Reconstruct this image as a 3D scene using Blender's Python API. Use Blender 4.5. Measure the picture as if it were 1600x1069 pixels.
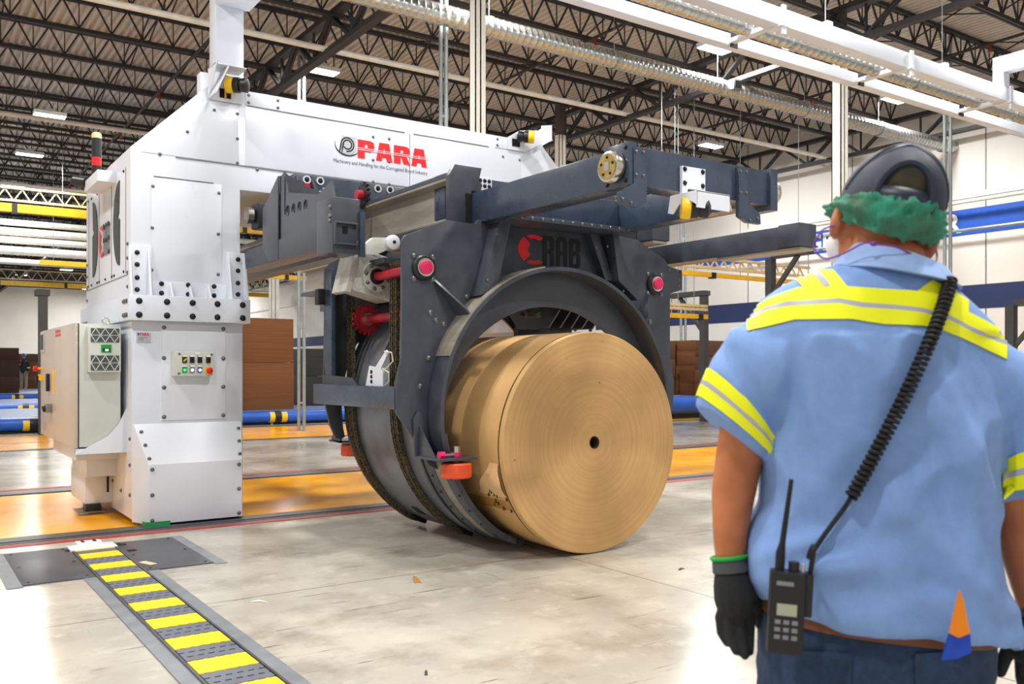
import bpy, bmesh, math, random
from mathutils import Vector, Matrix, noise
from mathutils.bvhtree import BVHTree
random.seed(7)
R = math.radians
for o in list(bpy.data.objects):
    bpy.data.objects.remove(o)
scene = bpy.context.scene
COL = scene.collection
# ------------------------------------------------------------------ camera
CF, CA, CY0, CH = 1400.0, R(55.3), 578.0, 1.3      # focal length (px), heading, horizon row, height
ca, sa = math.cos(CA), math.sin(CA)
cam_d = bpy.data.cameras.new('camera')
cam = bpy.data.objects.new('camera', cam_d)
COL.objects.link(cam)
cam.location = (0, 0, CH)
cam.rotation_euler = (R(90), 0, CA - R(90))
cam_d.sensor_width = 36
cam_d.lens = CF / 1600 * 36
cam_d.shift_y = (CY0 - 534.5) / 1600
cam_d.clip_start = 0.05
cam_d.clip_end = 300
cam_d.dof.use_dof = True
cam_d.dof.focus_distance = 6.8
cam_d.dof.aperture_fstop = 7.0
scene.camera = cam
# ------------------------------------------------------------------ world, exposure
world = bpy.data.worlds.new('hall_air')
scene.world = world
world.use_nodes = True
bg = world.node_tree.nodes['Background']
bg.inputs[0].default_value = (1.0, 0.995, 0.985, 1)
bg.inputs[1].default_value = 0.6
vs = scene.view_settings
vs.view_transform = 'Standard'
vs.look = 'None'
vs.gamma = 1
vs.use_curve_mapping = False
vs.exposure = 0.22
LAMP_W = 245.0          # watts of one high-bay fixture
LAMP_Z = 7.55
# fixtures: the ones in the picture first, then the same rows continued over machine and camera, then lamps added to brighten the far end
LAMPS = [(7.4, 17.7), (3.2, 24.6), (3.3, 29.4), (3.4, 34.6), (13.2, 12.1), (19.1, 12.0), (18.8, 17.4),
         (3.2, 12.0), (7.8, 12.0), (3.2, 6.0), (7.8, 6.0), (13.2, 6.0), (-2.2, 6.0), (-2.2, 12.0),
         (3.2, 0.5), (7.8, 0.5), (-2.2, 0.5), (13.0, 24.6), (8.4, 31.0), (18.8, 29.4), (8.4, 43.0), (16.0, 43.0), (12.0, 52.0), (6.0, 52.0), (9.0, 62.0), (16.0, 60.0), (9.0, 73.0), (16.0, 73.0), (12.5, 76.0), (7.0, 67.0), (19.0, 66.0)]

# ------------------------------------------------------------------ picture geometry -> world points
def ray(px, py):
    u = (px - 800) / CF; v = (CY0 - py) / CF
    return Vector((ca + u * sa, sa - u * ca, v))
def PY(px, py, Y):
    d = ray(px, py); t = Y / d.y
    return (d.x * t, CH + d.z * t)           # (X, Z) on the plane y = Y
def PX(px, py, X):
    d = ray(px, py); t = X / d.x
    return (d.y * t, CH + d.z * t)           # (Y, Z) on the plane x = X
def PZ(px, py, Z=0.0):
    d = ray(px, py); t = (Z - CH) / d.z
    return (d.x * t, d.y * t)
def PD(px, py, dist):                        # at depth dist along the optical axis
    d = ray(px, py)
    return Vector((d.x * dist, d.y * dist, CH + d.z * dist))

# ------------------------------------------------------------------ materials
def lin(c):
    r = []
    for v in c[:3]:
        v = v / 255.0
        r.append(v / 12.92 if v <= 0.04045 else ((v + 0.055) / 1.055) ** 2.4)
    return (r[0], r[1], r[2], 1)
MATS = {}
def pmat(name, c, rough=0.5, metal=0.0, var=0.08, scale=6.0, bump=0.0, bscale=60.0, c2=None, stretch=None, coat=0.0, spec=0.5, emit=None, es=0.0, alpha=1.0):
    m = bpy.data.materials.new(name); m.use_nodes = True
    nt = m.node_tree; N = nt.nodes; L = nt.links
    b = N['Principled BSDF']
    tc = N.new('ShaderNodeTexCoord')
    mp = N.new('ShaderNodeMapping')
    if stretch: mp.inputs['Scale'].default_value = stretch
    L.new(tc.outputs['Object'], mp.inputs[0])
    nz = N.new('ShaderNodeTexNoise'); nz.inputs['Scale'].default_value = scale; nz.inputs['Detail'].default_value = 5
    L.new(mp.outputs[0], nz.inputs['Vector'])
    a = lin(c)
    d = lin(c2) if c2 else tuple(v * (1 - var) for v in a[:3]) + (1,)
    e = a if c2 else tuple(min(1, v * (1 + var)) for v in a[:3]) + (1,)
    cr = N.new('ShaderNodeValToRGB')
    cr.color_ramp.elements[0].position = 0.35; cr.color_ramp.elements[0].color = d
    cr.color_ramp.elements[1].position = 0.65; cr.color_ramp.elements[1].color = e
    L.new(nz.outputs[0], cr.inputs[0])
    L.new(cr.outputs[0], b.inputs['Base Color'])
    rr = N.new('ShaderNodeMapRange')
    rr.inputs['To Min'].default_value = max(0.02, rough - 0.08); rr.inputs['To Max'].default_value = min(1, rough + 0.08)
    L.new(nz.outputs[0], rr.inputs[0]); L.new(rr.outputs[0], b.inputs['Roughness'])
    b.inputs['Metallic'].default_value = metal
    b.inputs['Specular IOR Level'].default_value = spec
    b.inputs['Coat Weight'].default_value = coat
    b.inputs['Coat Roughness'].default_value = 0.15
    b.inputs['Alpha'].default_value = alpha
    if bump:
        n2 = N.new('ShaderNodeTexNoise'); n2.inputs['Scale'].default_value = bscale; n2.inputs['Detail'].default_value = 4
        L.new(mp.outputs[0], n2.inputs['Vector'])
        bp = N.new('ShaderNodeBump'); bp.inputs['Strength'].default_value = bump; bp.inputs['Distance'].default_value = 0.01
        L.new(n2.outputs[0], bp.inputs['Height']); L.new(bp.outputs[0], b.inputs['Normal'])
    if emit:
        b.inputs['Emission Color'].default_value = lin(emit); b.inputs['Emission Strength'].default_value = es
    MATS[name] = m
    return m
def floor_mat():
    m = pmat('polished_concrete', (196, 190, 176), rough=0.2, c2=(163, 157, 145), scale=0.8, coat=0.0)
    nt = m.node_tree; N = nt.nodes; L = nt.links; b = N['Principled BSDF']
    tc = N['Texture Coordinate']
    base = b.inputs['Base Color'].links[0].from_socket
    def layer(sock, scale, st, lo, hi, col, fac, rot=0.0):
        mp = N.new('ShaderNodeMapping'); mp.inputs['Scale'].default_value = st; mp.inputs['Rotation'].default_value = (0, 0, rot)
        L.new(tc.outputs['Object'], mp.inputs[0])
        nz = N.new('ShaderNodeTexNoise'); nz.inputs['Scale'].default_value = scale; nz.inputs['Detail'].default_value = 6; nz.inputs['Roughness'].default_value = 0.65
        L.new(mp.outputs[0], nz.inputs['Vector'])
        mr = N.new('ShaderNodeMapRange'); mr.inputs['From Min'].default_value = lo; mr.inputs['From Max'].default_value = hi
        mr.inputs['To Max'].default_value = fac; mr.clamp = True
        L.new(nz.outputs[0], mr.inputs[0])
        mx = N.new('ShaderNodeMix'); mx.data_type = 'RGBA'
        L.new(mr.outputs[0], mx.inputs['Factor']); L.new(sock, mx.inputs['A']); mx.inputs['B'].default_value = lin(col)
        return mx.outputs['Result']
    s = layer(base, 1.7, (1, 1, 1), 0.48, 0.72, (126, 117, 101), 0.7)
    s = layer(s, 5.0, (1, 1, 1), 0.55, 0.8, (216, 210, 196), 0.6)
    s = layer(s, 3.2, (0.35, 5.0, 1), 0.625, 0.68, (74, 70, 64), 0.8)
    s = layer(s, 4.4, (0.3, 6.5, 1), 0.64, 0.69, (60, 56, 50), 0.85, 0.25)
    s = layer(s, 2.6, (7.0, 0.4, 1), 0.69, 0.73, (80, 75, 68), 0.6, 0.4)
    s = layer(s, 24.0, (1, 1, 1), 0.70, 0.76, (92, 82, 66), 0.7)
    # saw-cut joints every 4.6 m
    sx = N.new('ShaderNodeSeparateXYZ'); L.new(tc.outputs['Object'], sx.inputs[0])
    outs = []
    for k, (ax, off, step) in enumerate((('X', 0.55, 4.4), ('Y', 1.35, 3.2))):
        ad = N.new('ShaderNodeMath'); ad.operation = 'ADD'; ad.inputs[1].default_value = off + 100 * step; L.new(sx.outputs[ax], ad.inputs[0])
        mo = N.new('ShaderNodeMath'); mo.operation = 'MODULO'; mo.inputs[1].default_value = step; L.new(ad.outputs[0], mo.inputs[0])
        lt = N.new('ShaderNodeMath'); lt.operation = 'LESS_THAN'; lt.inputs[1].default_value = 0.009; L.new(mo.outputs[0], lt.inputs[0])
        outs.append(lt.outputs[0])
    mx2 = N.new('ShaderNodeMath'); mx2.operation = 'MAXIMUM'; L.new(outs[0], mx2.inputs[0]); L.new(outs[1], mx2.inputs[1])
    mx = N.new('ShaderNodeMix'); mx.data_type = 'RGBA'
    L.new(mx2.outputs[0], mx.inputs['Factor']); L.new(s, mx.inputs['A']); mx.inputs['B'].default_value = lin((92, 88, 80))
    L.new(mx.outputs['Result'], b.inputs['Base Color'])
    return m
def paper_mat(face):
    m = pmat('kraft_face' if face else 'kraft_paper', (196, 155, 100), rough=0.62, var=0.1, scale=3.0)
    nt = m.node_tree; N = nt.nodes; L = nt.links; b = N['Principled BSDF']
    tc = N['Texture Coordinate']; base = b.inputs['Base Color'].links[0].from_socket
    if face:
        sx = N.new('ShaderNodeSeparateXYZ'); L.new(tc.outputs['Object'], sx.inputs[0])
        cb = N.new('ShaderNodeCombineXYZ'); L.new(sx.outputs['X'], cb.inputs['X']); L.new(sx.outputs['Z'], cb.inputs['Y'])
        ln = N.new('ShaderNodeVectorMath'); ln.operation = 'LENGTH'; L.new(cb.outputs[0], ln.inputs[0])
        nz = N.new('ShaderNodeTexNoise'); nz.noise_dimensions = '1D'; nz.inputs['Scale'].default_value = 38; nz.inputs['Detail'].default_value = 10
        L.new(ln.outputs['Value'], nz.inputs['W'])
        mr = N.new('ShaderNodeMapRange'); mr.inputs['From Min'].default_value = 0.4; mr.inputs['From Max'].default_value = 0.62; mr.inputs['To Max'].default_value = 0.3
        L.new(nz.outputs[0], mr.inputs[0])
        mx = N.new('ShaderNodeMix'); mx.data_type = 'RGBA'; L.new(mr.outputs[0], mx.inputs['Factor']); L.new(base, mx.inputs['A'])
        mx.inputs['B'].default_value = lin((174, 133, 80))
        n3 = N.new('ShaderNodeTexNoise'); n3.inputs['Scale'].default_value = 30; L.new(tc.outputs['Object'], n3.inputs['Vector'])
        m3 = N.new('ShaderNodeMapRange'); m3.inputs['From Min'].default_value = 0.73; m3.inputs['From Max'].default_value = 0.76; L.new(n3.outputs[0], m3.inputs[0])
        mx3 = N.new('ShaderNodeMix'); mx3.data_type = 'RGBA'; L.new(m3.outputs[0], mx3.inputs['Factor']); L.new(mx.outputs['Result'], mx3.inputs['A'])
        mx3.inputs['B'].default_value = lin((110, 80, 45))
        L.new(mx3.outputs['Result'], b.inputs['Base Color'])
        bp = N.new('ShaderNodeBump'); bp.inputs['Strength'].default_value = 0.25; bp.inputs['Distance'].default_value = 0.004
        L.new(nz.outputs[0], bp.inputs['Height']); L.new(bp.outputs[0], b.inputs['Normal'])
    return m
def card_mat(name, c, c2, zs=90):
    return pmat(name, c, rough=0.8, c2=c2, scale=1.0, stretch=(0.6, 0.6, zs), bump=0.3, bscale=1.0)
def slotted(name, c):
    return pmat(name, c, rough=0.45, var=0.06)

floor_mat()
paper_mat(True); paper_mat(False)
pmat('white_paint', (219, 224, 234), 0.3, var=0.02, scale=2, coat=0.3)
pmat('white_sheet', (222, 226, 234), 0.35, var=0.02, scale=3)
pmat('slate_paint', (58, 62, 72), 0.36, var=0.15, scale=9, bump=0.12, bscale=140, coat=0.15)
pmat('slate_blue_paint', (52, 64, 82), 0.28, var=0.12, scale=7, coat=0.3)
pmat('dark_steel', (38, 39, 44), 0.42, metal=0.3, var=0.2)
pmat('worn_steel', (150, 146, 138), 0.38, metal=0.75, c2=(104, 98, 90), scale=7, stretch=(1, 1, 4))
pmat('mill_steel', (160, 154, 142), 0.4, metal=0.35, c2=(136, 129, 117), scale=5, stretch=(1, 0.4, 3))
pmat('drum_steel', (132, 135, 142), 0.34, metal=0.3, c2=(104, 106, 112), scale=4)
pmat('bright_steel', (205, 200, 188), 0.22, metal=0.95, var=0.1)
pmat('cast_grey', (188, 190, 184), 0.5, c2=(172, 171, 162), scale=14, bump=0.2, bscale=60)
pmat('gold_steel', (188, 160, 96), 0.3, metal=0.9, var=0.15, scale=18)
pmat('chain_steel', (128, 114, 86), 0.38, metal=0.6, c2=(52, 46, 38), scale=60)
pmat('red_shaft', (186, 22, 44), 0.35, c2=(140, 22, 34), scale=12)
pmat('pink_hub', (214, 30, 92), 0.4)
pmat('orange_wheel', (222, 78, 34), 0.4, var=0.1, scale=14)
pmat('black_plastic', (20, 20, 22), 0.4, var=0.1)
pmat('black_rubber', (14, 14, 15), 0.7)
pmat('yellow_plastic', (245, 196, 12), 0.4)
pmat('yellow_paint', (246, 174, 0), 0.22, c2=(238, 162, 0), scale=3, spec=0.28)
pmat('yellow_slat', (250, 206, 4), 0.45, var=0.05)
pmat('grey_slat', (98, 102, 112), 0.5, var=0.1)
pmat('hatch_steel', (92, 94, 100), 0.38, metal=0.4, c2=(78, 80, 86), scale=6)
pmat('frame_grey', (122, 126, 130), 0.5, var=0.12, scale=9)
pmat('rail_grey', (88, 88, 90), 0.45, metal=0.3, var=0.15)
pmat('red_line', (172, 50, 46), 0.5, c2=(140, 60, 54), scale=6)
pmat('red_print', (225, 18, 24), 0.45, var=0.02)
pmat('black_print', (10, 10, 12), 0.6)
pmat('grey_print', (70, 74, 80), 0.5)
pmat('white_print', (240, 240, 240), 0.5)
pmat('cabinet_grey', (204, 208, 200), 0.38, var=0.03, scale=2)
pmat('cabinet_door', (196, 186, 172), 0.3, metal=0.15, var=0.05, scale=2)
pmat('grille_dark', (58, 64, 62), 0.6)
pmat('green_label', (20, 150, 50), 0.5)
pmat('green_pad', (28, 140, 76), 0.5)
pmat('green_lens', (60, 200, 110), 0.25, emit=(80, 230, 140), es=0.6)
pmat('white_lens', (245, 245, 250), 0.25, emit=(255, 255, 255), es=0.6)
pmat('blue_lens', (40, 80, 200), 0.3)
pmat('red_button', (220, 16, 16), 0.35)
pmat('beige_cap', (222, 200, 150), 0.4)
pmat('galvanised', (186, 188, 184), 0.24, metal=0.85, var=0.15, scale=25)
pmat('pipe_grey', (150, 158, 160), 0.4, metal=0.4)
pmat('pipe_white', (218, 214, 204), 0.45)
pmat('deck_metal', (200, 197, 193), 0.55, metal=0.0, var=0.06, scale=3)
pmat('joist_steel', (44, 42, 44), 0.6, var=0.15)
pmat('wall_white', (226, 224, 218), 0.7, var=0.04, scale=0.6)
pmat('wall_navy', (28, 46, 92), 0.6)
pmat('wall_blue', (24, 84, 190), 0.6)
pmat('column_white', (226, 222, 212), 0.5, var=0.03)
pmat('column_dark', (70, 66, 62), 0.6)
pmat('crane_yellow', (238, 186, 26), 0.45)
pmat('lamp_housing', (220, 224, 230), 0.5)
pmat('lamp_lens', (255, 252, 240), 0.4, emit=(255, 250, 238), es=9.0)
pmat('blue_belt', (36, 92, 190), 0.4, var=0.15, scale=2)
pmat('belt_top', (96, 116, 156), 0.45, var=0.1)
pmat('dark_post', (58, 60, 62), 0.6)
pmat('sprinkler_red', (150, 34, 26), 0.5)
card_mat('cardboard_brown', (116, 72, 34), (94, 56, 25))
card_mat('cardboard_dark', (70, 44, 25), (52, 33, 20))
card_mat('cardboard_mid', (104, 68, 38), (80, 52, 28))
pmat('dark_board', (46, 46, 44), 0.7, c2=(30, 30, 30), scale=1, stretch=(1, 1, 60))
pmat('tape_brown', (176, 128, 62), 0.25, var=0.05)
pmat('core_dark', (70, 48, 26), 0.8)
pmat('seam_dark', (66, 46, 26), 0.8)
pmat('skin', (196, 120, 74), 0.5, c2=(168, 94, 54), scale=9, bump=0.05)
pmat('shirt_blue', (126, 160, 216), 0.85, var=0.05, scale=40, bump=0.15, bscale=400)
pmat('collar_blue', (144, 172, 218), 0.85, var=0.05, scale=40)
pmat('hi_vis', (246, 250, 0), 0.6, var=0.02)
pmat('reflective_tape', (176, 178, 190), 0.4, var=0.04)
pmat('denim', (40, 62, 92), 0.9, c2=(30, 48, 74), scale=60, bump=0.2, bscale=500)
pmat('belt_leather', (112, 66, 34), 0.6)
pmat('glove_black', (30, 32, 34), 0.85, bump=0.3, bscale=300)
pmat('glove_cuff', (74, 76, 78), 0.85)
pmat('green_hem', (20, 170, 60), 0.7)
pmat('cap_navy', (30, 37, 56), 0.6, var=0.15, scale=30)
pmat('cap_shell', (28, 36, 54), 0.45, var=0.1)
pmat('kraft_light', (226, 188, 134), 0.6, var=0.05)
pmat('ear_skin', (200, 110, 66), 0.5, var=0.08)
pmat('hairnet_teal', (30, 142, 116), 0.8, c2=(78, 96, 66), scale=14)
pmat('hair_dark', (62, 58, 36), 0.9, c2=(34, 36, 28), scale=40)
pmat('purple_cord', (120, 50, 150), 0.5)
pmat('mask_white', (232, 222, 218), 0.8)
pmat('screen_pale', (170, 176, 150), 0.4)
pmat('orange_cloth', (246, 140, 16), 0.7)
pmat('blue_cloth', (22, 70, 190), 0.7)
pmat('bolt_steel', (120, 122, 126), 0.3, metal=0.8)
pmat('bolt_black', (34, 35, 38), 0.35, metal=0.4)
pmat('void_black', (8, 8, 9), 0.9)
pmat('cord_cream', (226, 222, 190), 0.5)
pmat('helmet_blue', (30, 92, 190), 0.3)
pmat('work_navy', (28, 36, 56), 0.85)
pmat('khaki', (150, 132, 108), 0.85)
pmat('plate_silver', (196, 198, 202), 0.3, metal=0.4)

# ------------------------------------------------------------------ objects
WM = {}
def link(o, parent=None):
    COL.objects.link(o)
    WM[o.name] = o.matrix_basis.copy() if parent is None else o.matrix_basis.copy()
    if parent is not None:
        o.parent = parent
        if not o.get('_loc'):
            o.matrix_parent_inverse = WM[parent.name].inverted()
    return o
def tag(o, label=None, cat=None, group=None, kind=None):
    if label: o['label'] = label
    if cat: o['category'] = cat
    if group: o['group'] = group
    if kind: o['kind'] = kind
    return o
def thing(name, label, cat, loc=(0, 0, 0), group=None, rz=0.0):
    o = bpy.data.objects.new(name, None)
    o.empty_display_size = 0.2
    o.location = loc; o.rotation_euler = (0, 0, rz)
    COL.objects.link(o)
    WM[o.name] = Matrix.Translation(loc) @ Matrix.Rotation(rz, 4, 'Z')
    return tag(o, label, cat, group)
def finish(me, angle=35):
    me.shade_smooth()
    me.set_sharp_from_angle(angle=R(angle))
def place(name, me, parent=None, loc=(0, 0, 0), rot=(0, 0, 0), scl=(1, 1, 1)):
    o = bpy.data.objects.new(name, me)
    o.location = loc; o.rotation_euler = rot; o.scale = (scl, scl, scl) if isinstance(scl, (int, float)) else scl
    m = Matrix.LocRotScale(Vector(loc), o.rotation_euler, o.scale)
    COL.objects.link(o)
    WM[o.name] = m
    if parent is not None:
        o.parent = parent
        o.matrix_parent_inverse = WM[parent.name].inverted()
    return o
class MB:
    def __init__(s): s.bm = bmesh.new()
    def V(s, p): return s.bm.verts.new(p)
    def F(s, vs):
        try: return s.bm.faces.new(vs)
        except ValueError: return None
    def box(s, x0, x1, y0, y1, z0, z1):
        v = [s.V((x, y, z)) for x in (x0, x1) for y in (y0, y1) for z in (z0, z1)]
        for q in ((0, 1, 3, 2), (4, 6, 7, 5), (0, 4, 5, 1), (2, 3, 7, 6), (0, 2, 6, 4), (1, 5, 7, 3)): s.F([v[i] for i in q])
        return s
    def obox(s, c, M, hx, hy, hz):
        c = Vector(c)
        v = [s.V(c + M @ Vector((x * hx, y * hy, z * hz))) for x in (-1, 1) for y in (-1, 1) for z in (-1, 1)]
        for q in ((0, 1, 3, 2), (4, 6, 7, 5), (0, 4, 5, 1), (2, 3, 7, 6), (0, 2, 6, 4), (1, 5, 7, 3)): s.F([v[i] for i in q])
        return s
    def bar(s, p, q, w, h=None, up=(0, 0, 1)):
        p, q = Vector(p), Vector(q); h = h or w
        d = (q - p); L = d.length; d.normalize()
        up = Vector(up)
        if abs(d.dot(up)) > 0.99: up = Vector((1, 0, 0))
        sd = d.cross(up).normalized(); u2 = sd.cross(d)
        M = Matrix((d, sd, u2)).transposed()
        return s.obox((p + q) / 2, M, L / 2, w / 2, h / 2)
    def prism(s, pts, ax, a, b):
        def mk(p, t):
            return {'Y': (p[0], t, p[1]), 'X': (t, p[0], p[1]), 'Z': (p[0], p[1], t)}[ax]
        A = [s.V(mk(p, a)) for p in pts]; B = [s.V(mk(p, b)) for p in pts]
        s.F(A); s.F(B[::-1])
        n = len(pts)
        for i in range(n): s.F([A[i], A[(i + 1) % n], B[(i + 1) % n], B[i]])
        return s
    def cyl(s, p, q, r, r2=None, n=20, cap=True):
        p, q = Vector(p), Vector(q); r2 = r if r2 is None else r2
        d = (q - p).normalized(); up = Vector((0, 0, 1)) if abs(d.z) < 0.9 else Vector((1, 0, 0))
        a = d.cross(up).normalized(); b = d.cross(a)
        A = [s.V(p + (a * math.cos(t) + b * math.sin(t)) * r) for t in [2 * math.pi * i / n for i in range(n)]]
        B = [s.V(q + (a * math.cos(t) + b * math.sin(t)) * r2) for t in [2 * math.pi * i / n for i in range(n)]]
        for i in range(n): s.F([A[i], A[(i + 1) % n], B[(i + 1) % n], B[i]])
        if cap: s.F(A); s.F(B[::-1])
        return s
    def pipe(s, p, q, ro, ri, n=28):          # hollow
        p, q = Vector(p), Vector(q)
        d = (q - p).normalized(); up = Vector((0, 0, 1)) if abs(d.z) < 0.9 else Vector((1, 0, 0))
        a = d.cross(up).normalized(); b = d.cross(a)
        rings = []
        for c, r in ((p, ro), (q, ro), (q, ri), (p, ri)):
            rings.append([s.V(c + (a * math.cos(t) + b * math.sin(t)) * r) for t in [2 * math.pi * i / n for i in range(n)]])
        for k in range(4):
            A, B = rings[k], rings[(k + 1) % 4]
            for i in range(n): s.F([A[i], A[(i + 1) % n], B[(i + 1) % n], B[i]])
        return s
    def tube(s, pts, r, n=8, cap=True):
        pts = [Vector(p) for p in pts]; rings = []
        rs = r if isinstance(r, (list, tuple)) else [r] * len(pts)
        prev = None
        for i, p in enumerate(pts):
            d = (pts[min(i + 1, len(pts) - 1)] - pts[max(i - 1, 0)]).normalized()
            if prev is None:
                up = Vector((0, 0, 1)) if abs(d.z) < 0.9 else Vector((1, 0, 0))
                a = d.cross(up).normalized()
            else:
                a = (prev - d * prev.dot(d))
                a = a.normalized() if a.length > 1e-6 else d.cross(Vector((0, 0, 1))).normalized()
            prev = a; b = d.cross(a)
            rings.append([s.V(p + (a * math.cos(t) + b * math.sin(t)) * rs[i]) for t in [2 * math.pi * k / n for k in range(n)]])
        for A, B in zip(rings, rings[1:]):
            for i in range(n): s.F([A[i], A[(i + 1) % n], B[(i + 1) % n], B[i]])
        if cap: s.F(rings[0]); s.F(rings[-1][::-1])
        return s
    def loft(s, rings, cap=True):
        RV = [[s.V(p) for p in r] for r in rings]; n = len(RV[0])
        for A, B in zip(RV, RV[1:]):
            for i in range(n): s.F([A[i], A[(i + 1) % n], B[(i + 1) % n], B[i]])
        if cap: s.F(RV[0]); s.F(RV[-1][::-1])
        return s
    def lathe(s, prof, c, ax='Z', n=28):
        c = Vector(c); RV = []
        for r, h in prof:
            ring = []
            for i in range(n):
                t = 2 * math.pi * i / n; x, y = r * math.cos(t), r * math.sin(t)
                ring.append(s.V(c + Vector({'Z': (x, y, h), 'Y': (x, h, y), 'X': (h, x, y)}[ax])))
            RV.append(ring)
        for A, B in zip(RV, RV[1:]):
            for i in range(n): s.F([A[i], A[(i + 1) % n], B[(i + 1) % n], B[i]])
        s.F(RV[0]); s.F(RV[-1][::-1])
        return s
    def arc(s, cx, cz, ri, ro, a0, a1, y0, y1, n=40):
        rows = []
        for i in range(n + 1):
            t = R(a0 + (a1 - a0) * i / n); c_, s_ = math.cos(t), math.sin(t)
            rows.append([s.V((cx + r * c_, y, cz + r * s_)) for r, y in ((ri, y0), (ro, y0), (ro, y1), (ri, y1))])
        for A, B in zip(rows, rows[1:]):
            for k in range(4): s.F([A[k], A[(k + 1) % 4], B[(k + 1) % 4], B[k]])
        s.F(rows[0]); s.F(rows[-1][::-1])
        return s
    def ball(s, c, r, u=14, v=8, M=None):
        c = Vector(c); rr = r if isinstance(r, (tuple, list)) else (r, r, r)
        mat = Matrix.Translation(c) @ (M.to_4x4() if M else Matrix()) @ Matrix.Diagonal((*rr, 1))
        bmesh.ops.create_uvsphere(s.bm, u_segments=u, v_segments=v, radius=1, matrix=mat)
        return s
    def flat(s, loops, f):                    # filled outline with holes, f maps (a, b) -> point
        es = []
        for lp in loops:
            vs_ = [s.V(f(a, b)) for a, b in lp]
            for i in range(len(vs_)): es.append(s.bm.edges.new((vs_[i], vs_[(i + 1) % len(vs_)])))
        bmesh.ops.triangle_fill(s.bm, use_beauty=True, use_dissolve=False, edges=es)
        return s
    def mesh(s, name, mat, bevel=0.0, angle=35, normals=True):
        if normals: bmesh.ops.recalc_face_normals(s.bm, faces=s.bm.faces)
        if bevel:
            es = [e for e in s.bm.edges if len(e.link_faces) == 2 and e.calc_face_angle(0) > 0.5]
            bmesh.ops.bevel(s.bm, geom=es, offset=bevel, segments=2, affect='EDGES', profile=0.6, clamp_overlap=True)
        me = bpy.data.meshes.new(name)
        s.bm.to_mesh(me); s.bm.free()
        me.materials.append(MATS[mat] if isinstance(mat, str) else mat)
        finish(me, angle)
        return me
    def build(s, name, mat, parent=None, bevel=0.0, angle=35, local=False, normals=True):
        me = s.mesh(name, mat, bevel, angle, normals)
        o = bpy.data.objects.new(name, me)
        COL.objects.link(o)
        if parent is not None:
            o.parent = parent
            if local: WM[o.name] = WM[parent.name].copy()
            else:
                WM[o.name] = Matrix()
                o.matrix_parent_inverse = WM[parent.name].inverted()
        else: WM[o.name] = Matrix()
        return o
def remesh(o, voxel, smooth=6, fac=0.5):
    """fuse overlapping shapes of one object into one continuous skin"""
    m = o.modifiers.new('r', 'REMESH'); m.mode = 'VOXEL'; m.voxel_size = voxel
    sm = o.modifiers.new('s', 'SMOOTH'); sm.iterations = smooth; sm.factor = fac
    bpy.context.view_layer.update()
    dg = bpy.context.evaluated_depsgraph_get()
    me = bpy.data.meshes.new_from_object(o.evaluated_get(dg))
    mats = [x for x in o.data.materials]
    o.modifiers.clear(); old = o.data; o.data = me
    bpy.data.meshes.remove(old)
    me.materials.clear()
    for x in mats: me.materials.append(x)
    me.shade_smooth()
    return o
def text_mesh(name, txt, size, mat, bold=0.0, spacing=1.0, xs=1.0):
    cu = bpy.data.curves.new(name, 'FONT'); cu.body = txt; cu.size = size; cu.offset = bold; cu.space_character = spacing
    cu.align_x = 'LEFT'; cu.resolution_u = 3
    o = bpy.data.objects.new(name, cu); COL.objects.link(o)
    bpy.context.view_layer.update()
    me = bpy.data.meshes.new_from_object(o.evaluated_get(bpy.context.evaluated_depsgraph_get()))
    bpy.data.objects.remove(o)
    w = max(v.co.x for v in me.vertices) if me.vertices else 1
    me.materials.clear(); me.materials.append(MATS[mat])
    return me, w
# shared fasteners (head towards -Y or -X)
def bolt_mesh(ax, mat, n=8):
    m = MB()
    if ax == 'Y': m.lathe([(1.35, 0.05), (1.35, -0.15), (1.0, -0.15), (0.95, -0.7), (0.6, -0.95)], (0, 0, 0), 'Y', n)
    elif ax == 'X': m.lathe([(1.35, 0.05), (1.35, -0.15), (1.0, -0.15), (0.95, -0.7), (0.6, -0.95)], (0, 0, 0), 'X', n)
    return m.mesh('bolt', mat, angle=40)
BOLT = {('Y', 's'): bolt_mesh('Y', 'bolt_steel'), ('Y', 'k'): bolt_mesh('Y', 'bolt_black'),
        ('X', 's'): bolt_mesh('X', 'bolt_steel'), ('X', 'k'): bolt_mesh('X', 'bolt_black')}
def bolt(parent, p, r=0.012, ax='Y', k='s'):
    return place('bolt', BOLT[(ax, k)], parent, p, (0, 0, 0), r)
# =================================================================== the hall
XW, YW, XL, YN, ZD = 22.0, 80.0, -9.0, -7.0, 8.3
floor = tag(MB().box(XL, XW, YN, YW, -0.2, 0).build('floor', 'polished_concrete'), 'pale polished concrete hall floor with scuffs and stains', None, None, 'structure')
def strip(name, mat, x0, x1, y0, y1, h=0.004):
    return MB().box(x0, x1, y0, y1, -0.01, h).build(name, mat, floor)
strip('painted_lane', 'yellow_paint', XL, XW, 7.86, 10.5)
strip('painted_lane', 'yellow_paint', XL, XW, 16.6, 17.9)
strip('painted_lane', 'yellow_paint', XL, XW, 18.1, 19.9)
strip('floor_rail', 'rail_grey', XL, XW, 7.66, 7.84, 0.012)
strip('floor_rail', 'rail_grey', XL, XW, 10.55, 10.8, 0.012)
strip('floor_rail', 'rail_grey', XL, XW, 19.95, 20.2, 0.012)
strip('floor_rail', 'rail_grey', XL, XW, 7.60, 7.64, 0.006)
strip('floor_rail', 'rail_grey', XL, XW, 16.3, 16.45, 0.012)
strip('painted_line', 'red_line', XL, XW, 7.46, 7.56)
strip('painted_line', 'red_line', XL, XW, 10.95, 11.05)
wr = tag(MB().box(XW, XW + 0.3, YN, YW, 0, ZD + 0.2).build('wall_right', 'wall_white'), 'white hall wall with navy and blue painted bands', None, None, 'structure')
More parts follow.
